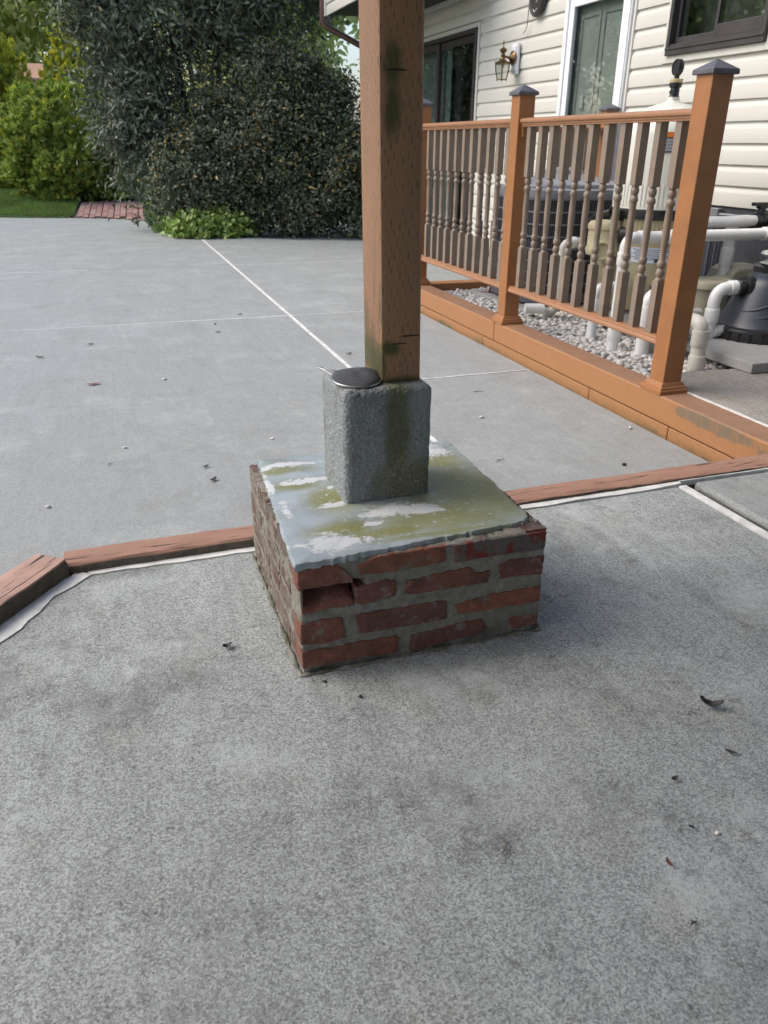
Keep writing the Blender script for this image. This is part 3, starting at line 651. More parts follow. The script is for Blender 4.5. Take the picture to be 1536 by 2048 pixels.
def mort(V, N):
    d = np.zeros(len(V)); fr = (np.abs(V[:, 1]-(PY0+.0005)) < .0005)
    s = V[:, 0]-PX0; cav = fr & (s > .012) & (s < .135) & (V[:, 2] > .160) & (V[:, 2] < .2035)
    d -= np.where(fr, .06*np.clip((s-.006)/.008, 0, 1)*np.clip((.138-s)/.012, 0, 1)*np.clip((V[:, 2]-.158)/.010, 0, 1)*np.clip((.2075-V[:, 2])/.005, 0, 1), 0)
    return d
V, F = rough_box(PX0+.0005, PX1-.0005, PY0+.0005, PY1-.0005, -.02, PH-.004, .0055, .0045, 85, .006, mort, 2)
mo = link('mortar_body', raw_mesh('mortar_body', V, F, ['mortar'], smooth=True), pier)
# skirt of crumbled mortar at the foot
mb = MB()
for (ax, ay), (bx, by) in (((PX0-.006, PY0-.006), (PX1+.008, PY0-.006)), ((PX1+.008, PY0-.006), (PX1+.008, PY1)), ((PX0-.006, PY1), (PX0-.006, PY0-.006))):
    n = 40; pts = [(ax+(bx-ax)*k/n, ay+(by-ay)*k/n, 0) for k in range(n+1)]
    mb.tube(pts, [R_.uniform(.002, .007) for _ in pts], 8)
obj('mortar_skirt', mb, 'mortar', pier, smooth=60)
# painted cap
def cap_edge():
    c = [(.268, 1.303), (.40, 1.311), (.55, 1.322), (.68, 1.333), (.786, 1.343), (.808, 1.365), (.818, 1.60), (.828, 1.872), (.57, 1.876), (.30, 1.878), (.283, 1.60)]
    return outline(c, .008, .0028, random.Random(4))
E_ = cap_edge(); cc = Vector((.555, 1.59)); n = len(E_); vs = []; fs = []
for sc, z in ((.985, .246), (1.0, .250), (1.002, .257), (.992, .2635), (.95, .2655), (.75, .266), (.4, .2665)):
    for p in E_:
        q = cc+(p-cc)*sc; vs.append((q.x, q.y, z+.0012*math.sin(q.x*43+q.y*31)+R_.uniform(-.0004, .0004)))
vs.append((cc.x, cc.y, .2667)); L = 6*n
fs = [(i*n+k, i*n+(k+1) % n, (i+1)*n+(k+1) % n, (i+1)*n+k) for i in range(6) for k in range(n)]+[(L+k, L+(k+1) % n, len(vs)-1) for k in range(n)]+[tuple(range(n))]
mb = MB(); mb.add(vs, fs); obj('cap', mb, 'cap_paint', pier, smooth=40)
# crumbs of mortar along the front edge of the cap
mb = MB()
for k in range(46):
    x = R_.uniform(.60, .828) if k < 32 else R_.uniform(.29, .6); y = 1.306+(x-.27)*.075+R_.uniform(-.004, .006); r = R_.uniform(.0018, .0048)
    mb.add([(x+p[0]*r*R_.uniform(.7, 1.4), y+p[1]*r, .2575+p[2]*r*.7) for p in ico], [tuple(q) for q in icf])
o = obj('crumbled_mortar', mb, 'mortar', pier, smooth=60); o['kind'] = 'stuff'

# ------------------------------------------------------------------ concrete block
blk = lambda V, N: -.012*np.clip((V[:, 2]-.30)/.22, 0, 1)**2*0
V, F = rough_box(.438, .642, 1.538, 1.732, .255, .527, .0022, .0032, 250, .017, None, 7)
bo = link('concrete_block', raw_mesh('concrete_block', V-np.array([.54, 1.635, .255]), F, ['block_paint'], smooth=True)); bo.location = (.54, 1.635, .255)
tag(bo, 'rough grey concrete block standing upright on the brick pier', 'block')

# ------------------------------------------------------------------ wooden post (leans slightly)
def shear(p): return (p[0]-.016*(p[2]-.525), p[1], p[2])
mb = MB(); c8 = .008; x0, x1, y0, y1 = .535, .626, 1.577, 1.705
pl = [(x0+c8*1.3, y0), (x1-c8*.6, y0), (x1, y0+c8*.6), (x1, y1-c8), (x1-c8, y1), (x0+c8, y1), (x0, y1-c8), (x0, y0+c8*1.3), (x0+c8*.35, y0+c8*.35)]
zs = [.522]+[.53+.06*k for k in range(33)]+[2.515]
k = len(pl); vs = [shear((x, y, z)) for z in zs for x, y in pl]; fs = [(i*k+j, i*k+(j+1) % k, (i+1)*k+(j+1) % k, (i+1)*k+j) for i in range(len(zs)-1) for j in range(k)]+[tuple(range(k)), tuple((len(zs)-1)*k+j for j in range(k))]
mb.add(vs, fs); po = obj('wooden_post', mb, 'treated_post', None, smooth=35, origin=(.58, 1.63, .522)); tag(po, 'brown treated wooden post with green algae rising from the concrete block', 'post')

# ------------------------------------------------------------------ old wire strainer lying upside down on the block
st = thing('wire_strainer', (.484, 1.606, .53), 'small round wire mesh strainer lying on top of the concrete block', 'strainer')
tilt = Matrix.Rotation(math.radians(4), 4, 'X'); mb = MB(); c = Vector((.486, 1.606, .5355))
prof = [(.0535, .000), (.052, .0035), (.047, .0075), (.040, .0110), (.030, .0140), (.016, .0160), (.0, .0165)]; vs = []; n = 36
for r, h in prof[:-1]:
    for q in range(n):
        a = 2*math.pi*q/n; wob = 1+.03*math.sin(3*a+.7)+.02*math.sin(5*a); hh = h*(1+.18*math.sin(2*a+1.0))*(1.0)-.0025*math.exp(-((a-4.4)**2)*3)*(1 if h < .01 else 0)
        vs.append(c+tilt.to_3x3() @ Vector((r*wob*math.cos(a), r*wob*math.sin(a), hh+.0015)))
vs.append(c+Vector((0, 0, .0175))); m_ = len(prof)-1
fs = [(i*n+q, i*n+(q+1) % n, (i+1)*n+(q+1) % n, (i+1)*n+q) for i in range(m_-1) for q in range(n)]+[((m_-1)*n+q, (m_-1)*n+(q+1) % n, len(vs)-1) for q in range(n)]
mb.add(vs, fs); obj('mesh_bowl', mb, 'wire_mesh', st, smooth=60)
mb = MB(); mb.torus(c+Vector((0, 0, -.001)), .0545, .0024, 40, 8, tilt=tilt.to_3x3()); obj('rim', mb, 'chrome', st, smooth=60)
mb = MB(); mb.tube(arc_path([(.444, 1.636, .536), (.424, 1.668, .546), (.418, 1.676, .5475), (.422, 1.681, .5475), (.431, 1.676, .546), (.453, 1.643, .536)], .006), .0009, 6); obj('handle_loop', mb, 'chrome', st, smooth=60)

# ------------------------------------------------------------------ railing
rail = thing('railing', (2.30, 4.3, 0), 'orange railing with taupe turned balusters and three posts along the gravel bed', 'railing')
back = thing('railing', (3.1, 5.9, 0), 'short return railing behind the gravel bed reaching the house wall', 'railing')
def rpost(cx, cy, zt, par, w=.098, base=True, zb=0.0, detail=True):
    h = w/2; mb = MB(); mb.box(cx-h, cx+h, cy-h, cy+h, zb, zt); p = obj('post', mb, 'post_paint', par, bevel=.004)
    mb = MB(); q = h+.013; mb.add([(cx-q, cy-q, zt-.004), (cx+q, cy-q, zt-.004), (cx+q, cy+q, zt-.004), (cx-q, cy+q, zt-.004), (cx-q, cy-q, zt+.014), (cx+q, cy-q, zt+.014), (cx+q, cy+q, zt+.014), (cx-q, cy+q, zt+.014), (cx, cy, zt+.052)],
           [(0, 3, 2, 1), (0, 1, 5, 4), (1, 2, 6, 5), (2, 3, 7, 6), (3, 0, 4, 7), (4, 5, 8), (5, 6, 8), (6, 7, 8), (7, 4, 8)])
    obj('cap', mb, 'cap_grey', p, bevel=.003)
    mb = MB(); vs = []
    for d, z in ((.025, zb), (.025, zb+.016), (.021, zb+.019), (.019, zb+.029), (.017, zb+.030), (.013, zb+.032), (.008, zb+.044), (.004, zb+.048), (.0005, zb+.049)):
        q = h+d; vs += [(cx-q, cy-q, z), (cx+q, cy-q, z), (cx+q, cy+q, z), (cx-q, cy+q, z)]
    mb.add(vs, [(4*i+j, 4*i+(j+1) % 4, 4*i+4+(j+1) % 4, 4*i+4+j) for i in range(8) for j in range(4)]); obj('base_moulding', mb, 'post_paint', p)
    return p
RX = 2.326; YR, YM, YL = 2.858, 4.418, 5.96
for cy in (YR, YM, YL): rpost(RX, cy, 1.260, rail)
def rail_prof(top, x):  # section of a handrail (x, z)
    if top: return [(x-.026, 1.099), (x-.026, 1.106), (x-.030, 1.108), (x-.030, 1.116), (x-.037, 1.119), (x-.040, 1.128), (x-.036, 1.137), (x-.022, 1.142), (x, 1.144), (x+.022, 1.142), (x+.036, 1.137), (x+.040, 1.128), (x+.037, 1.119), (x+.030, 1.116), (x+.030, 1.108), (x+.026, 1.106), (x+.026, 1.099)]
    return [(x-.034, .196), (x-.039, .200), (x-.040, .210), (x-.036, .216), (x-.034, .218), (x-.034, .226), (x-.028, .231), (x+.028, .231), (x+.034, .226), (x+.034, .218), (x+.040, .210), (x+.039, .200), (x+.034, .196)]
def add_rail(par, a0, a1, axis, fixed):
    for top in (True, False):
        mb = MB(); mb.prism(rail_prof(top, fixed), axis, a0, a1); obj('top_rail' if top else 'bottom_rail', mb, 'rail_paint', par, smooth=45)
add_rail(rail, YR+.049, YM-.049, 'y', RX); add_rail(rail, YM+.049, YL-.049, 'y', RX)
for y0 in (YR+.049, YM-.064, YM+.049, YL-.064):
    mb = MB(); mb.box(RX-.024, RX+.024, y0, y0+.015, 1.045, 1.0985); obj('rail_bracket', mb, 'post_paint', rail, bevel=.002)
mb = MB(); h = .0195; z0, z1 = .229, 1.101
sqr = [(-h, -h), (h, -h), (h, h), (-h, h)]
mb.box(-h, h, -h, h, z0, .462); mb.box(-h, h, -h, h, .842, z1)
mb.lathe([(.0275*.7, .460), (.0185, .468), (.0130, .474), (.0165, .482), (.0195, .494), (.0165, .506), (.0115, .513), (.0165, .520), (.0195, .528), (.0195, .538), (.0165, .543), (.0145, .548), (.0150, .60), (.0168, .66), (.0160, .72), (.0140, .766), (.0165, .771), (.0195, .776), (.0195, .786), (.0165, .793), (.0115, .800), (.0165, .808), (.0195, .820), (.0165, .831), (.0130, .837), (.0185, .843)], (0, 0, 0), 14)
bal0 = obj('baluster', mb, 'taupe', None, smooth=40)
YB = [4.248, 4.119, 4.002, 3.874, 3.752, 3.625, 3.497, 3.364, 3.237, 3.108, 2.974]+[5.74, 5.615, 5.495, 5.373, 5.245, 5.119, 4.999, 4.875, 4.751, 4.625, 4.50]
def place_bal(x, y, par, first=[True]):
    o = bal0 if first[0] else bal0.copy()
    if not first[0]: COL.objects.link(o)
    first[0] = False; o.parent = par; o.location = Vector((x, y, 0))-Vector(par['_o']); o.rotation_euler.z = R_.uniform(-.05, .05)
for y in YB: place_bal(RX, y*1.0075+.012, rail)
rpost(3.90, 5.96, 1.260, back)
add_rail(back, RX+.049, 3.851, 'x', 5.96)
for k in range(11): place_bal(2.45+k*.127, 5.96, back)
# ------------------------------------------------------------------ house
WX = 4.0; SE = .1282; S0 = .645
house = thing('house', (4.3, 6.5, -.2), 'house wall with cream lapped siding above a dark grey foundation', 'house')
mb = MB(); mb.box(4.021, 4.12, 1.2, 4.49, -.2, 3.3); mb.box(4.021, 4.12, 4.49, 5.447, -.2, 1.60); mb.box(4.021, 4.12, 4.49, 5.447, 2.62, 3.3)
mb.box(4.021, 4.12, 5.447, 5.96, -.2, 3.3); mb.box(4.021, 4.12, 5.96, 6.87, 2.16, 3.3); mb.box(4.021, 4.12, 6.87, 8.70, -.2, 3.3)
mb.box(4.021, 4.12, 8.70, 10.95, 2.12, 3.3); mb.box(4.021, 4.12, 10.95, 11.14, -.2, 3.3)
obj('wall', mb, 'siding', house)
mb = MB(); mb.box(4.010, 4.0205, 1.2, 5.93, -.2, S0-.004); obj('foundation', mb, 'foundation', house)
mb = MB(); mb.box(4.004, 4.02, 6.91, 11.12, -.2, .016); obj('foundation', mb, 'step_concrete', house)
prof = [(0, 0), (-.0225, 0), (-.023, .003), (-.0215, .080), (-.0195, .090), (-.012, .104), (-.0075, .112), (-.006, SE+.004), (0, SE+.004)]
OPEN = [(4.44, 5.497, 1.545, 2.66), (5.90, 6.935, -1, 2.21), (8.645, 11.0, -1, 2.165)]
for kk in range(-5, 21):
    z0 = S0+SE*kk; y_lo, y_hi = (1.2, 11.13) if kk >= 0 else (6.935, 11.13)
    segs = [(y_lo, y_hi)]
    for a, b, c0, c1 in OPEN:
        if z0 < c1-.02 and z0+SE > c0+.03:
            ns = []
            for s, e in segs:
                if e <= a or s >= b: ns.append((s, e)); continue
                if s < a: ns.append((s, a))
                if e > b: ns.append((b, e))
            segs = ns
    for s, e in segs:
        cut = [s]
        if kk % 3 == 0 and e-s > 2.6: cut.append(s+(e-s)*(.35+.08*((kk*7) % 5)))
        cut.append(e)
        for a, b in zip(cut, cut[1:]):
            mb = MB(); mb.prism([(WX+.019+x, z0+z) for x, z in prof], 'y', a+.001, b-.001); obj('siding_plank', mb, 'siding', house, smooth=25)
# corner post, J trims
mb = MB(); mb.box(3.976, 4.1, 11.13, 11.2, -.1, 2.47); obj('corner_trim', mb, 'siding', house)
def frame(name, m, par, x0, x1, ya, yb, za, zb, w, wb=None, bevel=.003):
    wb = w if wb is None else wb; mb = MB(); mb.box(x0, x1, ya, ya+w, za, zb); mb.box(x0, x1, yb-w, yb, za, zb); mb.box(x0, x1, ya+w, yb-w, zb-w, zb)
    if wb: mb.box(x0, x1, ya+w, yb-w, za, za+wb)
    return obj(name, mb, m, par, bevel=bevel)
# window (dark brown slider in a cream channel)
wn = frame('window', 'brown_frame', house, 3.962, 4.06, 4.49, 5.447, 1.59, 2.62, .034)
frame('channel_trim', 'siding', wn, 3.985, 4.03, 4.44, 5.497, 1.545, 2.665, .045)
mb = MB(); mb.box(3.955, 3.985, 4.495, 5.442, 1.624, 1.640); mb.box(3.97, 4.03, 4.525, 5.412, 1.641, 1.658); obj('track', mb, 'brown_frame', wn, bevel=.002)
frame('sash', 'brown_frame', wn, 3.985, 4.005, 4.525, 4.985, 1.66, 2.585, .026, .075)
frame('sash', 'brown_frame', wn, 4.008, 4.028, 4.955, 5.412, 1.66, 2.585, .026, .04)
mb = MB(); mb.box(3.993, 3.997, 4.552, 4.958, 1.736, 2.558); obj('pane', mb, 'glass', wn)
mb = MB(); mb.box(4.016, 4.020, 4.982, 5.385, 1.70, 2.558); obj('pane', mb, 'glass', wn)
mb = MB(); mb.box(4.2, 5.4, 4.0, 5.9, 1.4, 2.8); o = obj('room', mb, 'room_dark', wn); o.data.flip_normals()
# storm door
dr = frame('storm_door', 'white_trim', house, 3.968, 4.05, 5.925, 6.906, -.1, 2.19, .055, .0)
frame('door_leaf', 'white_trim', dr, 3.978, 4.012, 5.984, 6.847, -.08, 2.13, .075, .30)
mb = MB(); mb.box(3.992, 3.997, 6.062, 6.769, .222, 2.053); obj('pane', mb, 'glass', dr)
mb = MB(); mb.box(4.055, 4.10, 5.98, 6.85, -.1, 2.16); obj('inner_door', mb, 'door_inner', dr)
frame('inner_panel', 'door_inner', dr, 4.045, 4.054, 6.12, 6.42, 1.0, 2.0, .03); frame('inner_panel', 'door_inner', dr, 4.045, 4.054, 6.46, 6.76, 1.0, 2.0, .03)
mb = MB(); mb.box(4.040, 4.0435, 6.60, 6.66, 1.30, 1.40); obj('paper_note', mb, 'paper_white', dr)
mb = MB(); mb.box(3.960, 3.967, 5.937, 5.947, .2, 2.1); mb.box(3.958, 3.976, 5.985, 6.0, 1.0, 1.12); obj('hinge', mb, 'white_trim', dr)
frame('channel_trim', 'siding', dr, 3.985, 4.03, 5.895, 6.938, -.1, 2.215, .028, .0)
mb = MB(); mb.box(4.12, 4.14, 5.9, 6.95, -.2, 2.3); obj('backing', mb, 'room_dark', dr)
# sliding patio door
sl = frame('sliding_door', 'brown_frame', house, 3.962, 4.07, 8.69, 10.95, .03, 2.12, .045)
frame('channel_trim', 'siding', sl, 3.982, 4.03, 8.648, 10.995, .0, 2.162, .040, .0)
frame('sash', 'brown_frame', sl, 3.975, 3.998, 9.73, 10.90, .08, 2.07, .07)
frame('sash', 'brown_frame', sl, 4.003, 4.026, 8.735, 9.80, .08, 2.07, .07)
mb = MB(); mb.box(3.985, 3.989, 9.805, 10.825, .155, 1.995); obj('pane', mb, 'glass', sl)
mb = MB(); mb.box(4.013, 4.017, 8.81, 9.725, .155, 1.995); obj('pane', mb, 'glass', sl)
mb = MB(); n = 60; vs = []
for k in range(n+1):
    y = 9.62+1.2*k/n; x = 4.10+.028*math.sin(k*1.25); vs += [(x, y, .1), (x, y, 2.04)]
mb.add(vs, [(2*k, 2*k+1, 2*k+3, 2*k+2) for k in range(n)]); obj('curtain', mb, 'curtain', sl, smooth=60, fix=False)
mb = MB(); vs = []
for k in range(13):
    y = 9.25+.22*k/12; x = 4.10+.02*math.sin(k*1.9); vs += [(x, y+.02, .1), (x, y, 2.04)]
mb.add(vs, [(2*k, 2*k+1, 2*k+3, 2*k+2) for k in range(12)]); obj('curtain', mb, 'soffit_brown', sl, smooth=60, fix=False)
mb = MB(); mb.box(4.2, 6.0, 8.3, 11.1, -.1, 2.4); o = obj('room', mb, 'room_dark', sl); o.data.flip_normals()
# upper storey bay above the sliding door: soffit and siding band, corner downspout
bay = MB(); bay.box(3.02, 4.6, 8.35, 11.15, 2.475, 2.50); so = obj('soffit', bay, 'soffit_brown', house)
mb = MB(); mb.box(3.03, 4.6, 8.36, 11.14, 2.50, 4.6); obj('bay_wall', mb, 'siding', house)
for kk in range(0, 8):
    z0 = 2.462+SE*kk; mb = MB(); mb.prism([(3.03+x, z0+z) for x, z in prof], 'y', 8.36, 11.12); obj('siding_plank', mb, 'siding', house, smooth=25)
mb = MB(); mb.box(2.995, 3.05, 11.12, 11.18, 2.46, 4.6); obj('corner_trim', mb, 'siding', house)
ds = MB(); ds.box(2.955, 3.012, 11.19, 11.25, 2.40, 4.6); obj('downspout', ds, 'downspout_brown', house, bevel=.008)
mb = MB(); mb.tube([(2.985, 11.22, 2.42), (3.02, 11.22, 2.36), (3.45, 11.22, 2.18), (3.9, 11.22, 2.0), (3.94, 11.22, 1.9), (3.94, 11.22, -.1)], .038, 8); obj('downspout', mb, 'downspout_brown', house, smooth=30)
mb = MB(); mb.box(3.55, 4.6, 1.2, 8.34, 3.28, 3.34); obj('eave', mb, 'soffit_brown', house)

# ------------------------------------------------------------------ things on the wall
lp = thing('wall_lantern', (3.98, 7.75, 1.72), 'old brass lantern with glass panes fixed to the siding beside the white door', 'lamp')
LY = 7.765; lx = 3.835
mb = MB(); mb.box(3.955, 3.983, LY-.062, LY+.062, 1.625, 1.885); mb.box(3.945, 3.956, LY-.045, LY+.045, 1.645, 1.865); obj('mounting_block', mb, 'white_trim', lp, bevel=.008)
mb = MB(); mb.lathe([(.058, 0), (.062, .006), (.058, .014), (.045, .020), (.030, .030), (.016, .042), (.012, .05)], (3.945, LY, 1.765), 24, (-1, 0, 0)); obj('wall_plate', mb, 'brass', lp, smooth=50)
mb = MB(); mb.tube(arc_path([(3.92, LY, 1.765), (3.89, LY, 1.765), (3.865, LY, 1.775), (lx, LY, 1.765)], .03), .0095, 10); obj('arm', mb, 'brass', lp, smooth=60)
mb = MB(); mb.lathe([(.074, 0), (.076, .006), (.064, .012), (.040, .022), (.024, .034), (.016, .05), (.020, .062), (.022, .070), (.014, .082), (.022, .092), (.034, .104), (.036, .112), (.026, .122), (.012, .130), (.006, .137), (.005, .165), (.0075, .172), (.003, .190)], (lx, LY, 1.715), 18); obj('finial_cap', mb, 'brass', lp, smooth=40)
n = 6; mbg = MB(); mbf = MB()
for k in range(n):
    a0, a1 = 2*math.pi*k/n, 2*math.pi*(k+1)/n
    P = lambda r, a, z: (lx+r*math.cos(a), LY+r*math.sin(a), z)
    mbg.add([P(.074, a0, 1.712), P(.074, a1, 1.712), P(.069, a1, 1.655), P(.069, a0, 1.655), P(.048, a1, 1.580), P(.048, a0, 1.580)], [(0, 1, 2, 3), (3, 2, 4, 5)])
    mbf.tube([P(.076, a0, 1.728), P(.076, a0, 1.712), P(.0705, a0, 1.655), P(.0495, a0, 1.578), P(.051, a0, 1.566)], .0036, 6)
    mbf.tube([P(.0495, a0, 1.580), P(.0495, a1, 1.580)], .003, 6); mbf.tube([P(.076, a0, 1.713), P(.076, a1, 1.713)], .003, 6)
obj('glass_panes', mbg, 'lamp_glass', lp); obj('cage', mbf, 'brass', lp, smooth=50)
mb = MB(); mb.lathe([(.016, 0), (.016, -.03), (.011, -.034)], (lx, LY, 1.712), 14); mb.lathe([(.004, -.03), (.010, -.045), (.010, -.07), (.002, -.085)], (lx, LY, 1.712), 12); obj('bulb', mb, 'cream_plastic', lp, smooth=50)

ck = thing('wall_clock', (3.97, 7.42, 2.13), 'round dark wall dial hung high on the siding beside the door', 'clock')
cy, cz = 7.40, 2.185; mb = MB(); mb.lathe([(.120, 0), (.128, .010), (.128, .030), (.120, .040), (.104, .036), (.100, .030), (.0, .030)], (3.982, cy, cz), 40, (-1, 0, 0)); obj('case', mb, 'brown_frame', ck, smooth=40)
for pts in ([(3.9475, 7.44, 2.118), (3.9475, 7.415, 2.095), (3.9475, 7.370, 2.120)], [(3.9475, 7.395, 2.165), (3.9475, 7.385, 2.185)]):
    mb = MB(); mb.tube(pts, .0035, 6); obj('dial_mark', mb, 'paper_white', ck)
cw = MB(); cw.tube([(3.962, 7.545, 2.47), (3.958, 7.545, 2.2), (3.958, 7.550, 2.06), (3.958, 7.56, 2.0), (3.962, 7.59, 1.97), (3.966, 7.64, 1.955)], .0035, 6)
tag(obj('cable', cw, 'soffit_brown', smooth=60), 'thin dark cable running down the siding past the round dial', 'cable')

# ------------------------------------------------------------------ equipment in the gravel bed
# air conditioner
AX, AY, AR = 3.14, 5.28, .405
ac = thing('air_conditioner', (AX, AY, -.05), 'grey cylindrical outdoor air conditioner with grille behind the balusters', 'air conditioner')
mb = MB(); mb.box(AX-.47, AX+.47, AY-.47, AY+.45, -.09, -.02); obj('pad', mb, 'pad_concrete', ac, bevel=.01)
mb = MB(); mb.lathe([(AR-.02, .03), (AR-.02, .70)], (AX, AY, 0), 64, sq=3.4); obj('coil', mb, 'ac_dark', ac, smooth=40)
mb = MB(); mb.lathe([(AR+.004, .0), (AR+.008, .02), (AR+.008, .055), (AR-.006, .06)], (AX, AY, 0), 64, sq=3.4); obj('base_pan', mb, 'ac_grey', ac, smooth=40)
mb = MB(); mb.lathe([(AR-.02, -.03), (AR-.02, .004)], (AX, AY, 0), 48, sq=3.4); obj('feet', mb, 'black_plastic', ac)
mb = MB(); n = 190
for k in range(n):
    t_ = 2*math.pi*k/n; ct, sn = math.cos(t_), math.sin(t_); r_ = AR/((abs(ct)**3.4+abs(sn)**3.4)**(1/3.4)); x, y = AX+ct*(r_-.004), AY+sn*(r_-.004)
    mb.tube([(x, y, .05), (x, y, .69)], .0022, 4, cap=False)
obj('grille', mb, 'ac_grey', ac)['kind'] = 'stuff'
for z in [.128+.0785*k for k in range(8)]:
    mb = MB(); mb.lathe([(AR-.004, z-.004), (AR+.003, z-.004), (AR+.003, z+.004), (AR-.004, z+.004)], (AX, AY, 0), 64, sq=3.4, closed=True); obj('grille_ring', mb, 'ac_light', ac, smooth=40)
mb = MB(); mb.lathe([(AR-.006, .682), (AR+.007, .684), (AR+.009, .70), (AR+.008, .735), (AR-.006, .745), (AR-.03, .748)], (AX, AY, 0), 64, sq=3.4); obj('top_band', mb, 'ac_light', ac, smooth=40)
mb = MB(); mb.lathe([(AR-.02, .752), (AR-.025, .768), (.30, .790), (.20, .812), (.13, .826), (.125, .850), (.10, .866), (0, .870)], (AX, AY, 0), 48, sq=2.4); obj('fan_cover', mb, 'ac_light', ac, smooth=35)
mb = MB()
for k in range(8):
    t_ = 2*math.pi*(k+.3)/8; ct, sn = math.cos(t_), math.sin(t_); r_ = (AR+.009)/((abs(ct)**3.4+abs(sn)**3.4)**(1/3.4)); mb.lathe([(.007, 0), (.007, .003), (.003, .005)], (AX+ct*r_, AY+sn*r_, .712), 8, (ct, sn, 0))
obj('screw', mb, 'chrome', ac)

# filter tank
FX, FY = 3.22, 4.28; fr_ = .268
ft = thing('filter_tank', (FX, FY, -.05), 'tall white domed pool filter tank with black clamp band and gauge on top', 'filter tank')
mb = MB(); n_ = 48; up_prof = [(fr_+.004, .66), (fr_, .68), (fr_-.004, 1.06)]+[((fr_-.004)*math.cos(a), 1.06+.175*math.sin(a)) for a in [.12*k for k in range(1, 12)]]+[(.05, 1.236), (.034, 1.245), (.032, 1.262), (0, 1.262)]
mb.lathe(up_prof, (FX, FY, 0), n_); obj('upper_shell', mb, 'tank_white', ft, smooth=40)
mb = MB()
for k in range(70):
    a = 2*math.pi*k/70; x, y = FX+fr_*math.cos(a), FY+fr_*math.sin(a); mb.tube([(x, y, .685), (x, y, .80), (x-.004*math.cos(a), y-.004*math.sin(a), .82)], [.0035, .0035, .001], 5)
obj('ribs', mb, 'tank_white', ft)['kind'] = 'stuff'
mb = MB(); mb.lathe([(fr_, .612), (fr_+.012, .616), (fr_+.014, .64), (fr_+.012, .668), (fr_, .672)], (FX, FY, 0), n_); mb.box(FX-.32, FX-.25, FY-.05, FY-.02, .60, .66); obj('clamp_band', mb, 'black_plastic', ft, smooth=40)
mb = MB(); mb.tube([(FX-.30, FY+.05, .645), (FX-.34, FY+.13, .62), (FX-.31, FY+.24, .585)], .017, 8); obj('clamp_handle', mb, 'black_plastic', ft, smooth=60)
mb = MB(); mb.lathe([(.10, .06), (.20, .08), (.25, .16), (fr_-.002, .28), (fr_, .60), (fr_+.003, .613)], (FX, FY, 0), n_); obj('lower_shell', mb, 'tank_beige', ft, smooth=40)
mb = MB()
for k in range(70):
    a = 2*math.pi*k/70; x, y = FX+fr_*math.cos(a), FY+fr_*math.sin(a); mb.tube([(x, y, .50), (x, y, .605)], .0035, 5)
obj('ribs', mb, 'tank_beige', ft)['kind'] = 'stuff'
mb = MB(); mb.lathe([(.24, -.06), (.24, -.02), (.20, .0), (.17, .09)], (FX, FY, 0), 24); obj('stand', mb, 'black_plastic', ft, smooth=40)
mb = MB(); mb.lathe([(.030, 1.262), (.026, 1.27), (.026, 1.31), (.034, 1.312), (.036, 1.335)], (FX, FY, 0), 20); mb.tube([(FX-.03, FY-.02, 1.285), (FX-.05, FY-.035, 1.285)], .012, 8); mb.lathe([(.014, 1.352), (.014, 1.372)], (FX, FY, 0), 12); obj('air_valve', mb, 'black_plastic', ft, smooth=40)
mb = MB(); mb.lathe([(.035, 1.334), (.037, 1.337), (.037, 1.352), (.034, 1.354)], (FX, FY, 0), 20); obj('valve_collar', mb, 'label_gold', ft, smooth=40)
gd = (-.98, .12, 0); mb = MB(); mb.lathe([(.040, -.014), (.043, -.010), (.043, .014), (.040, .018), (.038, .012), (0, .012)], (FX, FY, 1.412), 28, gd); obj('pressure_gauge', mb, 'black_plastic', ft, smooth=40)
def curved(rad, a0, a1, z0, z1, cx, cy, n=14):
    mb = MB(); vs = []
    for k in range(n+1):
        a = a0+(a1-a0)*k/n; vs += [(cx+rad*math.cos(a), cy+rad*math.sin(a), z0), (cx+rad*math.cos(a), cy+rad*math.sin(a), z1)]
    mb.add(vs, [(2*k, 2*k+2, 2*k+3, 2*k+1) for k in range(n)]); return mb
A0 = math.radians(221)
w_lab = obj('warning_label', curved(fr_+.0006, A0, A0+.75, .975, 1.05, FX, FY), 'label_dark', ft, fix=False)
obj('label_header', curved(fr_+.0012, A0+.05, A0+.70, 1.052, 1.078, FX, FY), 'label_orange', ft, fix=False)
mb = MB()
for k in range(9): 
    q = curved(fr_+.0016, A0+.05, A0+.32, 1.040-.0072*k, 1.0425-.0072*k, FX, FY, 6); mb.add(q.v, q.f)
    q = curved(fr_+.0016, A0+.40, A0+.70-.04*(k % 3), 1.040-.0072*k, 1.0425-.0072*k, FX, FY, 6); mb.add(q.v, q.f)
obj('print_lines', mb, 'label_white', ft, fix=False)
obj('instruction_label', curved(fr_+.001, math.radians(205), math.radians(270), .375, .46, FX, FY), 'label_white', ft, fix=False)
mb = MB()
for k in range(6):
    q = curved(fr_+.0016, math.radians(210+3*(k % 2)), math.radians(262-5*(k % 3)), .448-.011*k, .452-.011*k, FX, FY, 8); mb.add(q.v, q.f)
q = curved(fr_+.0017, math.radians(238), math.radians(252), .378, .40, FX, FY, 4); mb.add(q.v, q.f); obj('print_lines', mb, 'label_dark', ft, fix=False)

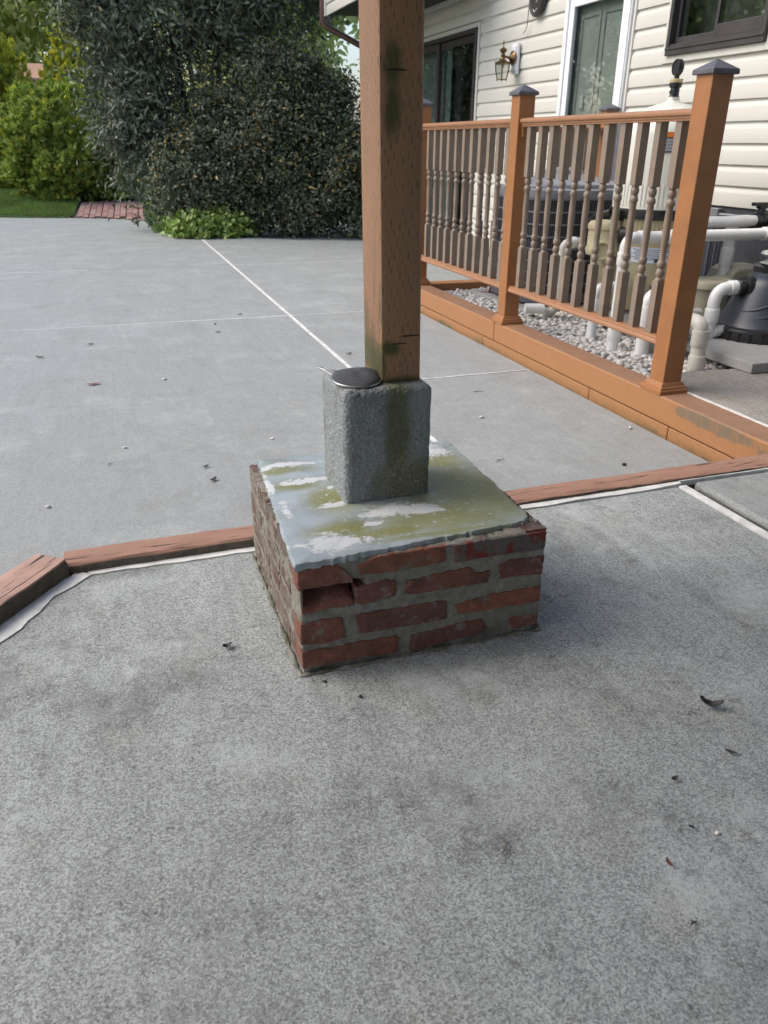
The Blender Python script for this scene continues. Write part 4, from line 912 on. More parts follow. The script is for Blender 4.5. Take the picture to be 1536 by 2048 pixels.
# multiport valve
mv = thing('multiport_valve', (2.93, 4.36, -.05), 'cream plastic valve body with curved neck left of the filter tank', 'valve')
vx, vy = 2.90, 4.33
mb = MB(); mb.lathe([(.098, .40), (.104, .41), (.104, .44), (.098, .45), (.098, .545), (.104, .55), (.104, .575), (.092, .592), (.03, .60), (0, .60)], (vx, vy, 0), 28); obj('body', mb, 'cream_plastic', mv, smooth=40)
mb = MB(); mb.tube(arc_path([(vx-.01, vy, .41), (vx, vy-.01, .25), (vx+.16, vy-.02, .16), (vx+.24, vy, .15)], .16, 8), .062, 18); mb.lathe([(.05, 0), (.056, .004), (.056, .05), (.046, .052), (.04, .03), (0, .03)], (vx-.05, vy-.075, .435), 20, (-.55, -.8, 0)); obj('neck', mb, 'cream_plastic', mv, smooth=40)
mb = MB(); mb.lathe([(.05, 0), (.05, .10)], (vx+.06, vy-.08, .52), 20, (.6, -.7, 0)); obj('union', mb, 'black_plastic', mv, smooth=40)
def pipe(pts, label, r=.030, bend=.05, m='pvc', collars=(), cm='pvc'):
    p = thing('pvc_pipe', (pts[0][0], pts[0][1], min(q[2] for q in pts)), label, 'pipe', 'white plumbing pipes')
    mb = MB(); mb.tube(arc_path(pts, bend, 8), r, 18); obj('run', mb, m, p, smooth=50)
    for c, ax, L in collars:
        mb = MB(); mb.lathe([(r, 0), (r+.005, .001), (r+.006, .004), (r+.006, L-.004), (r+.005, L-.001), (r, L)], c, 20, ax); obj('coupling', mb, cm, p, smooth=40)
    return p
X_, Y_, Z_ = (1, 0, 0), (0, 1, 0), (0, 0, 1)
pipe([(2.71, 4.06, -.08), (2.71, 4.06, .245), (2.95, 4.12, .245)], 'short white pipe rising from gravel and bending back below the cream valve', .029, .045, 'pvc', [((2.71, 4.06, .075), Z_, .11)])
pipe([(2.645, 3.74, -.08), (2.645, 3.74, .56), (4.0, 3.74, .56)], 'tall white pipe rising from gravel then running level to the house', .031, .06, 'pvc', [((2.645, 3.74, .42), Z_, .07), ((2.645, 3.74, .02), Z_, .12), ((2.72, 3.74, .56), X_, .06), ((2.90, 3.74, .56), X_, .06), ((3.55, 3.74, .56), X_, .06)])
pipe([(2.72, 3.575, -.08), (2.72, 3.575, .285), (2.95, 3.575, .285)], 'thick white pipe bending behind the last baluster near the big post', .036, .05, 'pvc', [((2.72, 3.575, .10), Z_, .13)])
pipe([(2.80, 3.60, -.08), (2.80, 3.60, .16), (3.1, 3.62, .16)], 'low white pipe standing close behind the thick bent pipe', .030, .04, 'pvc_dirty')
pipe([(2.785, 3.205, -.06), (2.785, 3.215, .205), (2.785, 3.40, .205)], 'dirty white pipe elbow rising at the edge of the gravel beside big post', .036, .052, 'pvc_dirty', [((2.785, 3.207, -.03), Z_, .075), ((2.785, 3.212, .09), Z_, .08)], 'pvc_dirty')
pipe([(3.245, 3.50, .315), (3.085, 3.50, .315), (3.085, 3.50, .02)], 'white pipe curving from the grey pump housing down to a tee', .033, .09, 'pvc', [((3.165, 3.50, .315), X_, .075), ((3.085, 3.50, .135), Z_, .075)])
pipe([(3.04, 3.50, .105), (2.86, 3.47, .105)], 'stub of white pipe joining grey union to the tee', .031, .04)
pipe([(3.10, 3.49, .085), (3.2, 3.485, .09), (3.42, 3.48, .10)], 'white pipe lying along the pad behind the grey pump housing', .031, .05)
pipe([(3.62, 4.07, .24), (3.62, 4.07, .60), (3.80, 4.07, .60)], 'white pipe rising from the beige pump to the black wall valve', .034, .05, 'pvc', [((3.62, 4.07, .34), Z_, .11)])
pipe([(3.25, 4.02, .605), (3.55, 3.98, .605), (3.75, 4.03, .605)], 'white pipe running from behind big post to the black wall valve', .031, .05)
pipe([(3.88, 4.03, .60), (3.96, 3.2, .60)], 'white pipe leaving the black wall valve to the right', .031, .05)
pipe([(2.93, 4.60, .44), (2.80, 4.62, .44), (2.80, 4.62, .05), (2.75, 4.7, -.06)], 'greyish white drain pipe bending down in front of the air conditioner', .030, .05, 'pvc_dirty', [((2.83, 4.615, .44), X_, .05)])
pipe([(2.60, 4.70, .02), (2.72, 4.66, .02)], 'open end of white pipe on the gravel by the air conditioner', .034, .03, 'pvc')
def valve(c, label, hd=1):
    v = thing('ball_valve', (c[0], c[1], c[2]-.05), label, 'valve'); x, y, z = c
    mb = MB(); mb.lathe([(.040, -.075), (.044, -.07), (.044, -.03), (.036, -.028), (.036, .028), (.044, .03), (.044, .07), (.040, .075)], c, 20, (hd, .25, 0)); mb.lathe([(.042, .0), (.042, .045), (.03, .05), (.022, .075)], c, 18); obj('body', mb, 'black_plastic', v, smooth=40)
    mb = MB(); mb.box(x-.075, x+.03, y-.014, y+.014, z+.085, z+.105); mb.box(x-.03, x+.045, y-.02, y+.02, z+.07, z+.088); obj('handle', mb, 'black_plastic', v, bevel=.004); return v
valve((3.80, 4.05, .60), 'black plastic valve with lever handle high on the dark foundation')
valve((2.79, 3.47, .17), 'black valve with lever handle peeking out right of the big post')
valve((2.92, 3.74, .20), 'black fluted valve low between the balusters and filter tank')
mb = MB(); mb.lathe([(.045, 0), (.05, .01), (.05, .05), (.045, .055)], (2.785, 3.36, .205), 20, (0, 1, 0)); tag(obj('pipe_union', mb, 'pump_grey', smooth=40), 'grey plastic union ring behind the dirty white elbow', 'union')
cd = thing('conduit', (3.97, 4.5, .58), 'thin grey electrical conduit along the dark foundation with junction box', 'conduit')
mb = MB(); mb.tube([(3.975, 4.62, .592), (3.975, 2.5, .592)], .011, 10); obj('tube', mb, 'steel_grey', cd, smooth=60)
mb = MB(); mb.box(3.955, 3.995, 4.61, 4.70, .55, .63); obj('junction_box', mb, 'steel_grey', cd, bevel=.004)
mb = MB(); mb.tube([(3.98, 4.66, .55), (3.98, 4.66, -.05)], .012, 8); mb.tube([(3.98, 4.60, .60), (3.98, 4.60, -.05)], .010, 8); obj('drop', mb, 'ac_grey', cd, smooth=60)

# pad and pump gear on it
mb = MB(); mb.prism([(2.905, 2.955), (4.0, 2.955), (4.0, 4.3), (2.905, 4.3)], 'z', .001, .052); pd = obj('equipment_pad', mb, 'pad_concrete', None, bevel=.006, origin=(3.4, 3.6, .001)); tag(pd, 'flat grey concrete pad under the pump equipment', 'pad')
DX, DY = 3.43, 3.47
pg = thing('pump_housing', (DX, DY, .052), 'dark grey cone shaped pump housing with black base flange at the right edge', 'pump')
def oval(prof, n=48, ax=1.0): 
    mb = MB(); mb.lathe(prof, (0, 0, 0), n); mb.v = [(DX+x*1.0*ax, DY+y*.92, z) for x, y, z in mb.v]; return mb
obj('base_flange', oval([(.285, .053), (.290, .058), (.290, .085), (.284, .088), (.284, .098), (.278, .112), (.262, .118)]), 'black_plastic', pg, smooth=40)
obj('shell', oval([(.262, .112), (.262, .122), (.255, .130), (.238, .165), (.212, .225), (.188, .275), (.170, .320), (.155, .350), (.135, .370), (.118, .378), (.115, .395)]), 'pump_grey', pg, smooth=40)
mb = MB()
for k in range(30):
    a = 2*math.pi*k/30; mb.lathe([(.010, .052), (.010, .100)], (DX+.286*math.cos(a), DY+.263*math.sin(a), 0), 8)
obj('flange_bolts', mb, 'black_plastic', pg, smooth=40)
# swooping raised ribs on the shell
mb = MB()
def shell_r(z): return float(np.interp(z, [.122, .130, .165, .225, .275, .320, .350], [.262, .255, .238, .212, .188, .170, .155]))
for z0_, z1_, a0_, a1_ in ((.20, .30, 190, 262), (.175, .255, 215, 275)):
    pts = []
    for k in range(15):
        s = k/14; z = z0_+(z1_-z0_)*s**1.6; a = math.radians(a0_+(a1_-a0_)*s); r = shell_r(z)-.004; pts.append((DX+r*math.cos(a), DY+.92*r*math.sin(a), z))
    mb.tube(pts, [.004+.006*math.sin(math.pi*k/14) for k in range(15)], 8)
obj('moulded_rib', mb, 'pump_grey', pg, smooth=60)
obj('lid_nut', oval([(.112, .392), (.120, .396), (.122, .425), (.112, .438), (.085, .442)], 10), 'black_plastic', pg)
mb = MB(); mb.lathe([(.055, .440), (.060, .446), (.050, .452), (.034, .456), (.030, .475), (.055, .482), (.062, .492), (.056, .505), (.03, .512), (0, .513)], (DX-.06, DY-.03, 0), 18); mb.v = [(DX-.06+(x-DX+.06)*1.15, y, z) for x, y, z in mb.v]; obj('clear_knob', mb, 'clear_plastic', pg, smooth=50)
mb = MB(); mb.lathe([(.040, .10), (.042, .098), (.042, .06), (.060, .058), (.064, .05), (.064, .015), (.058, .01), (.05, -.03)], (3.31, 3.485, .315), 20, (-1, .05, 0)); obj('union_nut', mb, 'black_plastic', pg, smooth=35)
mb = MB(); mb.lathe([(.016, 0), (.018, .004), (.018, .018), (.010, .019), (.010, .008), (0, .008)], (3.345, 3.33, .335), 14, (-.6, -.8, .1)); obj('drain_plug', mb, 'pump_grey', pg, smooth=40)
# oval cream badge with dark mark
def on_shell(a, z, d=.002): r = shell_r(z)+d; return (DX+r*math.cos(a), DY+.92*r*math.sin(a), z)
def shell_patch(ac_, zc, ra, rz, d, half=False, n=28):
    mb = MB(); vs = [on_shell(ac_, zc, d)]
    for ring in (.5, 1.0):
        for k in range(n):
            q = 2*math.pi*k/n; zz = rz*math.sin(q)*ring; zz = max(zz, -rz*.35*ring) if half else zz; vs.append(on_shell(ac_+ra*math.cos(q)*ring, zc+zz, d))
    fs = [(0, 1+k, 1+(k+1) % n) for k in range(n)]+[(1+k, 1+n+k, 1+n+(k+1) % n, 1+(k+1) % n) for k in range(n)]; mb.add(vs, fs); return mb
obj('badge', shell_patch(math.radians(268), .188, .26, .05, .002, True), 'label_white', pg)
obj('badge_mark', shell_patch(math.radians(268), .190, .10, .022, .004), 'black_plastic', pg)
# beige pump behind
pb = thing('pool_pump', (3.5, 4.05, .052), 'beige pool pump with strainer pot standing behind the grey pump housing', 'pump')
mb = MB(); mb.lathe([(.095, .053), (.10, .10), (.112, .20), (.118, .245), (.140, .248), (.142, .275), (.136, .288), (.118, .29), (.112, .284), (.03, .284), (0, .29)], (3.40, 3.92, 0), 32); obj('strainer_pot', mb, 'pump_beige', pb, smooth=40)
mb = MB(); mb.lathe([(.02, .0), (.11, .01), (.135, .05), (.135, .10), (.11, .15), (.06, .2)], (3.50, 3.98, .16), 28, (.85, .5, 0)); obj('volute', mb, 'pump_beige', pb, smooth=40)
mb = MB(); mb.prism([(3.56, .21), (3.62, .315), (3.66, .338), (3.86, .338), (3.9, .32), (3.92, .10), (3.58, .08)], 'y', 3.98, 4.20); obj('motor_cover', mb, 'pump_beige', pb, bevel=.02, seg=3)
mb = MB(); mb.lathe([(.045, .20), (.048, .205), (.048, .262), (.044, .268)], (3.62, 4.07, 0), 16); obj('union', mb, 'black_plastic', pb, smooth=40)
mb = MB(); mb.box(3.505, 3.55, 3.838, 3.842, .16, .19); obj('blue_sticker', mb, 'label_blue', pb)
mb = MB(); mb.box(3.36, 3.9, 3.9, 4.15, .0525, .075); obj('foot', mb, 'black_plastic', pb)
# small red handled hose valve lying in the gravel
mb = MB(); mb.tube([(2.70, 5.60, -.03), (2.82, 5.52, -.015)], .012, 8); mb.tube([(2.75, 5.55, -.02), (2.74, 5.52, .02)], .008, 8); tag(obj('hose_fitting', mb, 'dead_leaf_red', smooth=50), 'small red hose fitting on the gravel near the far beam', 'fitting')
def unit(a): return a/(np.linalg.norm(a, axis=-1, keepdims=True)+1e-9)
# ------------------------------------------------------------------ vegetation
def rot_basis(d, rng):
    """per leaf: direction d (n,3) -> side and normal vectors"""
    ref = rng.normal(size=d.shape); s = np.cross(d, ref); s /= np.linalg.norm(s, axis=1, keepdims=True)+1e-9; nn = np.cross(s, d); return s, nn
def leaf_mesh(name, C, D, L, W, mats, mi, fold=.18, rng=NP, N0=None):
    n = len(C)
    if N0 is None: s, nn = rot_basis(D, rng)
    else: s = unit(np.cross(D, N0)); nn = unit(np.cross(s, D)); L = L[:, None]; W = W[:, None]
    b = C-D*L*.5; t_ = C+D*L*.5; m1 = C-D*L*.05
    V = np.stack([b, m1+s*W*.5+nn*W*fold, t_, m1-s*W*.5+nn*W*fold], 1).reshape(-1, 3)
    i = np.arange(n)*4; F = np.stack([np.stack([i, i+1, i+2], 1), np.stack([i, i+2, i+3], 1)], 1).reshape(-1, 3)
    return raw_mesh(name, V, F, mats, np.repeat(mi, 2))
def crown_points(lobes, nclump, nleaf, crad, shell=.72, zmin=-.15, rng=NP, vis=None):
    """clumps of leaves spread over ellipsoid lobes; returns leaf centres and outward directions"""
    wts = np.array([l[3]*l[4]+l[3]*l[5]+l[4]*l[5] for l in lobes]); wts = wts/wts.sum(); k = rng.choice(len(lobes), nclump, p=wts); Lb = np.array(lobes)[k]
    d = unit(rng.normal(size=(nclump, 3)))
    if vis is not None:      # favour the side that is turned to the garden
        fl = (d @ np.array(vis) < -.25) & (rng.random(nclump) < .75); d[fl] *= -1
    rad = shell+(1-shell)*rng.random((nclump, 1))**.6; cc_ = Lb[:, :3]+d*Lb[:, 3:6]*rad
    out = unit(d/Lb[:, 3:6]); q = rng.integers(0, nclump, nleaf); off = rng.normal(size=(nleaf, 3))*crad*(.6+.8*rng.random((nleaf, 1)))
    P = cc_[q]+off; O = unit(out[q]*.9+off/crad*.5); keep = P[:, 2] > zmin; return P[keep], O[keep]
def limbs(mb, base, tips, r0, rng=R_, n=5):
    base = Vector(base)
    for tp in tips:
        tp = Vector(tp); pts = []; rs = []
        for k in range(n+1):
            s = k/n; p = base.lerp(tp, s)+Vector((rng.uniform(-1, 1), rng.uniform(-1, 1), rng.uniform(-.4, .6)))*.09*math.sin(math.pi*s); pts.append(p); rs.append(r0*(1-.82*s))
        mb.tube(pts, rs, 7)
def shrub(name, loc, label, cat, lobes, nclump, nleaf, crad, L, W, mats, probs, trunk_tips, r0, dirmix=(.8, .55, -.15), seed=1, group=None, zmin=-.15, shell=.72, vis=None):
    rng = np.random.default_rng(seed); t_ = thing(name, loc, label, cat, group)
    P, O = crown_points(lobes, nclump, nleaf, crad, shell, zmin, rng, vis); n = len(P)
    D = unit(O*.4+rng.normal(size=(n, 3))*.75+np.array([0, 0, dirmix[2]*1.6])); N0 = unit(O*.9+np.array([0, 0, .5])+rng.normal(size=(n, 3))*.55); mi = rng.choice(len(mats), n, p=probs)
    if 'leaf_yellow' in mats: mi[(mi == 1) & (vnoise(P, 1.9, seed) < .12) & (rng.random(n) < .8)] = 0
    me = leaf_mesh('crown', P, D, L*rng.uniform(.55, 1.45, n), W*rng.uniform(.6, 1.35, n), mats, mi, rng=rng, N0=N0); link('crown', me, t_)
    mb = MB(); rr = random.Random(seed); limbs(mb, loc, trunk_tips, r0, rr); obj('trunk', mb, 'bark', t_, smooth=50)
    if 'leaf_yellow' in mats:
        mb = MB(); fr = [k for k in rng.integers(0, n, 900) if O[k, 1] < -.2][:170]
        for k in fr:
            p = Vector(P[k]); q = p-Vector(O[k])*rr.uniform(.25, .5)+Vector((rr.uniform(-.1, .1), 0, -rr.uniform(.05, .25))); m_ = p.lerp(q, .5)+Vector((rr.uniform(-.04, .04), 0, rr.uniform(-.03, .03))); mb.tube([q, m_, p+Vector(O[k])*rr.uniform(.02, .10)], [.008, .005, .002], 5)
        obj('twigs', mb, 'twig_grey', t_, smooth=60)['kind'] = 'stuff'
    return t_
VIS = (-.2, -1, .15)
# tall dark evergreen over the bushes
dk = [(1.15, 12.9, 2.9, 1.35, 1.1, 1.3), (.45, 13.0, 3.3, .95, 1.0, 1.1), (.75, 13.1, 1.55, .72, .8, 1.0), (1.0, 13.0, .75, .75, .7, .8), (2.1, 12.9, 3.0, 1.2, 1.0, .95), (2.6, 13.3, 3.6, 1.5, 1.2, 1.4), (.9, 13.2, 4.5, 1.5, 1.2, 1.3)]
shrub('evergreen_tree', (1.5, 13.0, -.2), 'tall dark evergreen tree with long glossy leaves overhanging the driveway end', 'tree', dk, 480, 70000, .145, .105, .036, ['leaf_dark', 'leaf_yellow'], [.997, .003],
      [(.6, 12.9, 3.4), (1.2, 12.7, 3.2), (2.0, 12.6, 3.0), (2.6, 12.9, 3.6), (1.4, 12.4, 2.3), (2.2, 12.3, 2.2), (.9, 12.6, 1.6), (1.7, 12.2, 2.0)], .085, (.85, .5, -.2), 21, vis=VIS, shell=.45)
mb = MB(); limbs(mb, (1.55, 12.35, 1.75), [(1.55+.5*math.cos(a), 12.2, 2.0+.5*math.sin(a)) for a in [.3, .7, 1.1, 1.5, 1.9, 2.4, 2.8, 3.3, -.1]], .016, random.Random(5)); et = bpy.data.objects['evergreen_tree']; obj('branch', mb, 'twig_grey', et, smooth=50)
# broad holly bush with scattered yellow leaves
hl = [(1.55, 12.15, .55, .85, .6, .78), (2.45, 12.0, .75, .95, .7, .95), (3.2, 11.8, .55, .85, .75, .8), (2.55, 12.1, 1.5, .75, .6, .85), (3.2, 12.1, 1.25, .55, .5, .70), (1.75, 12.25, 1.15, .55, .5, .65), (3.6, 11.5, .25, .6, .6, .55), (2.75, 11.75, .15, .6, .5, .42)]
shrub('holly_bush', (2.6, 12.1, -.2), 'broad dark holly bush dotted with yellow and orange leaves beside the post', 'bush', hl, 560, 80000, .11, .058, .036, ['leaf_holly', 'leaf_yellow', 'leaf_dark'], [.775, .06, .165],
      [(1.5, 11.9, .9), (2.2, 11.8, 1.4), (2.6, 11.8, 2.0), (3.2, 11.7, 1.8), (3.5, 11.6, 1.0), (2.9, 11.6, 1.2), (2.3, 11.9, 2.2), (1.9, 12.0, 1.6)], .04, (.6, .75, -.05), 22, vis=VIS, zmin=-.19, shell=.5)
# ivy bed
iv = [(1.45, 11.72, -.12, .58, .42, .30), (1.15, 11.9, -.14, .26, .3, .22), (1.75, 11.65, -.14, .30, .28, .24)]
shrub('ivy_patch', (1.45, 11.75, -.18), 'low bright green ivy patch spilling onto the driveway edge', 'ivy', iv, 300, 4200, .05, .07, .066, ['leaf_ivy'], [1.0], [(1.2, 11.7, .0), (1.6, 11.7, .0), (1.9, 11.65, -.05)], .012, (.8, .5, .1), 23, zmin=-.17, vis=(-.2, -1, .8))
# thujas: plumes of flat sprays
def Lc(P, lobes):
    c = np.array([sum(l[k] for l in lobes)/len(lobes) for k in range(3)]); return c+(P-c)*.86
def thuja(name, loc, label, lobes, nspray, size, m, seed, tip_up=.35, prob=(.9, .1), mats=('leaf_thuja', 'leaf_gold')):
    rng = np.random.default_rng(seed); t_ = thing(name, loc, label, 'shrub', None)
    nc = max(60, nspray//30); C0, O0 = crown_points(lobes, nc*2, nc, .02, .80, loc[2]+.03, rng, VIS); nc = len(C0)
    A = unit(O0*.75+np.array([0, 0, .35+tip_up])+rng.normal(size=(nc, 3))*.22); q = rng.integers(0, nc, nspray); tt = rng.random((nspray, 1))
    P = C0[q]+A[q]*tt*size*2.4*rng.uniform(.7, 1.2, (nc, 1))[q]+rng.normal(size=(nspray, 3))*size*.42*(1.1-.7*tt); O = unit(O0[q]*.6+A[q]*.3+(P-C0[q])*1.2)
    Pi, Oi = crown_points(lobes, nspray//8, nspray//3, size, .62, loc[2]+.03, rng, VIS); ins = np.ones(len(Pi), bool)
    P = np.concatenate([P, Lc(Pi, lobes)]); O = np.concatenate([O, Oi]); keep = P[:, 2] > loc[2]+.02; P = P[keep]; O = O[keep]
    n = len(P); B = 6
    D0 = unit(O*.55+rng.normal(size=(n, 3))*.38+np.array([0, 0, tip_up+.3]))
    # prefer vertical fans
    N1 = unit(O+rng.normal(size=(n, 3))*.45); fanv = unit(np.cross(D0, N1))
    ang = np.linspace(-.75, .75, B)[None, :, None]+rng.normal(size=(n, B, 1))*.1
    D = unit(D0[:, None]*np.cos(ang)+fanv[:, None]*np.sin(ang)).reshape(-1, 3); ln = np.repeat(size*rng.uniform(.7, 1.3, n), B)*(1-.35*np.abs(np.tile(np.linspace(-1, 1, B), n)))
    C = np.repeat(P, B, 0)+D*ln[:, None]*.5; mi = np.repeat(rng.choice(2, n, p=prob), B)
    me = leaf_mesh('crown', C, D, ln, ln*.30, list(mats), mi, .1, rng, np.repeat(N1, B, 0)); link('crown', me, t_)
    mb = MB(); limbs(mb, loc, [(l[0], l[1], l[2]) for l in lobes], .06, random.Random(seed)); obj('trunk', mb, 'bark', t_, smooth=50); return t_
thuja('globe_thuja', (-.33, 17.55, -.03), 'round globe shaped green thuja beside the brick path', [(-.38, 17.55, .91, 1.17, 1.0, .99), (-.09, 17.55, .505, 1.03, .9, .56), (-.72, 17.55, .505, .9, .9, .56)], 15000, .105, 'leaf_thuja', 31, .1, (.93, .07))
thuja('cone_thuja', (.0, 22.2, -.15), 'tall golden green cone thuja rising behind the round shrub', [(-.12, 22.2, 1.1, .90, .8, 1.2), (-.06, 22.2, 2.0, .72, .7, .85), (.06, 22.2, 2.75, .46, .45, .62)], 9000, .12, 'leaf_gold', 32, .5, (.35, .65))
thuja('cone_thuja', (-2.0, 22.0, -.15), 'golden green thuja at the left picture edge behind the lawn', [(-2.05, 22.0, .9, 1.15, .9, 1.1), (-1.98, 22.0, 1.9, .85, .75, .95), (-1.85, 22.0, 2.5, .5, .5, .55)], 10000, .12, 'leaf_gold', 33, .5, (.35, .65))
# far pale trees
far = [((-3.5, 30, -.3), 'pale yellow green tree in the far left background', [(-3.4, 30, 2.6, 2.4, 1.6, 2.6), (-2.2, 30, 5.4, 2.4, 1.6, 2.2), (-5.0, 30, 5.0, 2.2, 1.5, 2.2)], 41),
       ((-.6, 32, -.3), 'hazy light green tree rising behind the cone thujas', [(-.6, 32, 3.2, 2.6, 1.6, 3.0), (.6, 32, 6.4, 2.6, 1.7, 2.4), (-2.0, 32, 6.8, 2.4, 1.6, 2.2)], 42),
       ((4.5, 24, -.3), 'tall leafy tree standing far behind the dark evergreen', [(4.4, 24, 3.0, 2.4, 1.6, 2.4), (3.6, 24, 5.4, 2.2, 1.7, 2.0), (5.6, 24, 5.6, 2.2, 1.7, 2.2)], 43),
       ((-8.5, 22, -.3), 'leafy garden tree beyond the left edge of the lawn', [(-8.5, 22, 3.2, 2.6, 2.0, 2.4), (-7.8, 22, 5.8, 2.4, 1.8, 2.2), (-9.8, 22, 5.4, 2.2, 1.8, 2.0)], 44)]
for loc, lab, lobes, sd_ in far:
    shrub('background_tree', loc, lab, 'tree', lobes, 420, 15000, .28, .26, .16, ['leaf_far', 'leaf_thuja'], [.8, .2], [(l[0], l[1], l[2]+.5) for l in lobes], .12, (.5, .8, -.1), sd_, 'trees far behind the garden', 0, .5)
# garden shed glimpsed between the thujas
sh = thing('garden_shed', (-1.4, 26.8, -.3), 'pale shed with tan roof glimpsed between the two cone thujas', 'shed')
mb = MB(); mb.box(-2.2, -.6, 26.0, 27.6, -.3, 2.52); obj('wall', mb, 'shed_wall', sh)
mb = MB(); mb.prism([(25.8, 2.50), (27.8, 2.50), (27.8, 2.56), (26.8, 2.98), (25.8, 2.56)], 'x', -2.35, -.45); mb.v = [(p[0], p[1], p[2]) for p in mb.v]; obj('roof', mb, 'shed_roof', sh)
# lawn with blades; the ground climbs gently behind the driveway
def rise(y, y0): return .09*min(max(y-y0, 0), 1.8)
lw = MB(); fe = [(-9, 17.0), (-4.5, 16.12), (-1.7, 15.62), (-1.2, 15.40), (-.5, 15.22)]; vs = []
for x, y in fe: vs += [(x, y, -.21), (x, y, -.152), (x+(.17 if x > -1 else 0), 17.1, .010), (x, 24, .012)]
lw.add(vs, [q for i in range(4) for q in ((4*i, 4*i+4, 4*i+5, 4*i+1), (4*i+1, 4*i+5, 4*i+6, 4*i+2), (4*i+2, 4*i+6, 4*i+7, 4*i+3))]); lw.add([(-.5, 17.1, .010), (3, 17.1, .010), (3, 24, .012), (-.5, 24, .012)], [(0, 1, 2, 3)])
struct(obj('lawn', lw, 'lawn_soil'))
def blades(n, poly_fn, h, seed):
    rng = np.random.default_rng(seed); P = poly_fn(rng, n); n = len(P); a = rng.uniform(0, 6.28, n); hh = h*rng.uniform(.5, 1.2, n); w = .004+.004*rng.random(n); sd_ = np.stack([np.cos(a), np.sin(a), 0*a], 1)*w[:, None]
    tip = P+np.stack([rng.normal(size=n)*.018, rng.normal(size=n)*.018, hh], 1); V = np.stack([P-sd_, P+sd_, tip], 1).reshape(-1, 3); F = np.arange(3*n).reshape(-1, 3); return raw_mesh('grass', V, F, ['grass'])
def lawn_pts(rng, n):
    x = rng.uniform(-3.4, -.2, n); y = rng.uniform(15.2, 20.5, n); ok = (y > np.interp(x, [-4.5, -1.7, -1.2, -.5], [16.1, 15.62, 15.4, 15.22])+.02) & (x < np.interp(y, [15.2, 17.1, 20.5], [-.47, -.31, -.31])); return np.stack([x, y, -.152+.09*np.clip(y-15.3, 0, 1.8)], 1)[ok]
tag(link('grass', blades(110000, lawn_pts, .05, 3)), 'short green lawn grass at the far left beside the driveway', 'grass', kind='stuff')
def strip_pts(rng, n):
    x = rng.uniform(.66, 1.2, n); y = rng.uniform(12.4, 16.4, n); ok = x > np.interp(y, [12.4, 12.6, 14.4, 16.4], [.8, .78, .70, .80]); return np.stack([x, y, -.172+.09*np.clip(y-14.4, 0, 1.9)], 1)[ok]
sp_ = MB(); sp_.add([(.70, 12.3, -.172), (2.5, 12.3, -.172), (2.5, 14.4, -.172), (.70, 14.4, -.172), (2.5, 16.5, .017), (.80, 16.5, .017), (2.5, 18.5, .017), (.9, 18.5, .017)], [(0, 1, 2, 3), (3, 2, 4, 5), (5, 4, 6, 7)]); struct(obj('planting_bed', sp_, 'lawn_soil'))
tag(link('grass', blades(14000, strip_pts, .05, 4)), 'strip of green grass between brick path and ivy', 'grass', kind='stuff')
# hosta like plant
hp = thing('hosta', (.86, 15.5, -.07), 'small pale striped leafy plant beside the brick path', 'plant'); rng = np.random.default_rng(8); V = []; F = []
for k in range(46):
    a = rng.uniform(0, 6.28); el = rng.uniform(.4, 1.2); L = rng.uniform(.16, .28); d = np.array([math.cos(a)*math.cos(el), math.sin(a)*math.cos(el), math.sin(el)]); s = np.array([-math.sin(a), math.cos(a), 0])*.022; b = np.array([.86, 15.5, -.07])+rng.normal(size=3)*np.array([.09, .09, 0]); o = len(V)
    V += [b, b+d*L*.55+s, b+d*L*.55-s, b+d*L+np.array([0, 0, -.10])]; F += [(o, o+1, o+2), (o+1, o+3, o+2)]
link('leaves', raw_mesh('leaves', np.array(V), np.array(F), ['leaf_hosta']), hp)
# brick path
PE = ([-.5, .2, .70], [15.19, 14.84, 14.39])
def path_z(x, y): return .09*min(y-float(np.interp(x, *PE)), 1.6)
pm = MB(); pm.add([(-.5, 15.15, -.194), (.2, 14.80, -.194), (.72, 14.35, -.194), (-.40, 16.9, -.194+.144), (.30, 16.6, -.194+.144), (.86, 16.2, -.194+.144), (-.3, 18, -.05), (.4, 18, -.05), (.95, 18, -.05)], [(0, 1, 4, 3), (1, 2, 5, 4), (3, 4, 7, 6), (4, 5, 8, 7)]); path = struct(obj('brick_path', pm, 'joint_dirt'))
mb = MB(); mb.box(-.047, .047, -.097, .097, -.03, 0); pv0 = obj('paver', mb, 'paver', None, bevel=.005, seg=1); first = True
row = 0; y = 14.36
while y < 17.0:
    edge_l = float(np.interp(y, [15.18, 18.3], [-.46, -.17])); k = 0
    x = .70+.055*(y-14.4)-.05
    while x > -.5:
        if x > edge_l+.03 and y > float(np.interp(x, [-.5, .2, .68], [15.25, 14.9, 14.45]))+.02:
            o = pv0 if first else pv0.copy()
            if not first: COL.objects.link(o)
            first = False; o.parent = path; o.location = (x, y+(.1 if k % 2 else 0), -.168+path_z(x, y+(.1 if k % 2 else 0))+R_.uniform(-.002, .002)); o.rotation_euler = (math.atan(.09), 0, R_.uniform(-.02, .02)-.05)
        x -= .104; k += 1
    y += .204

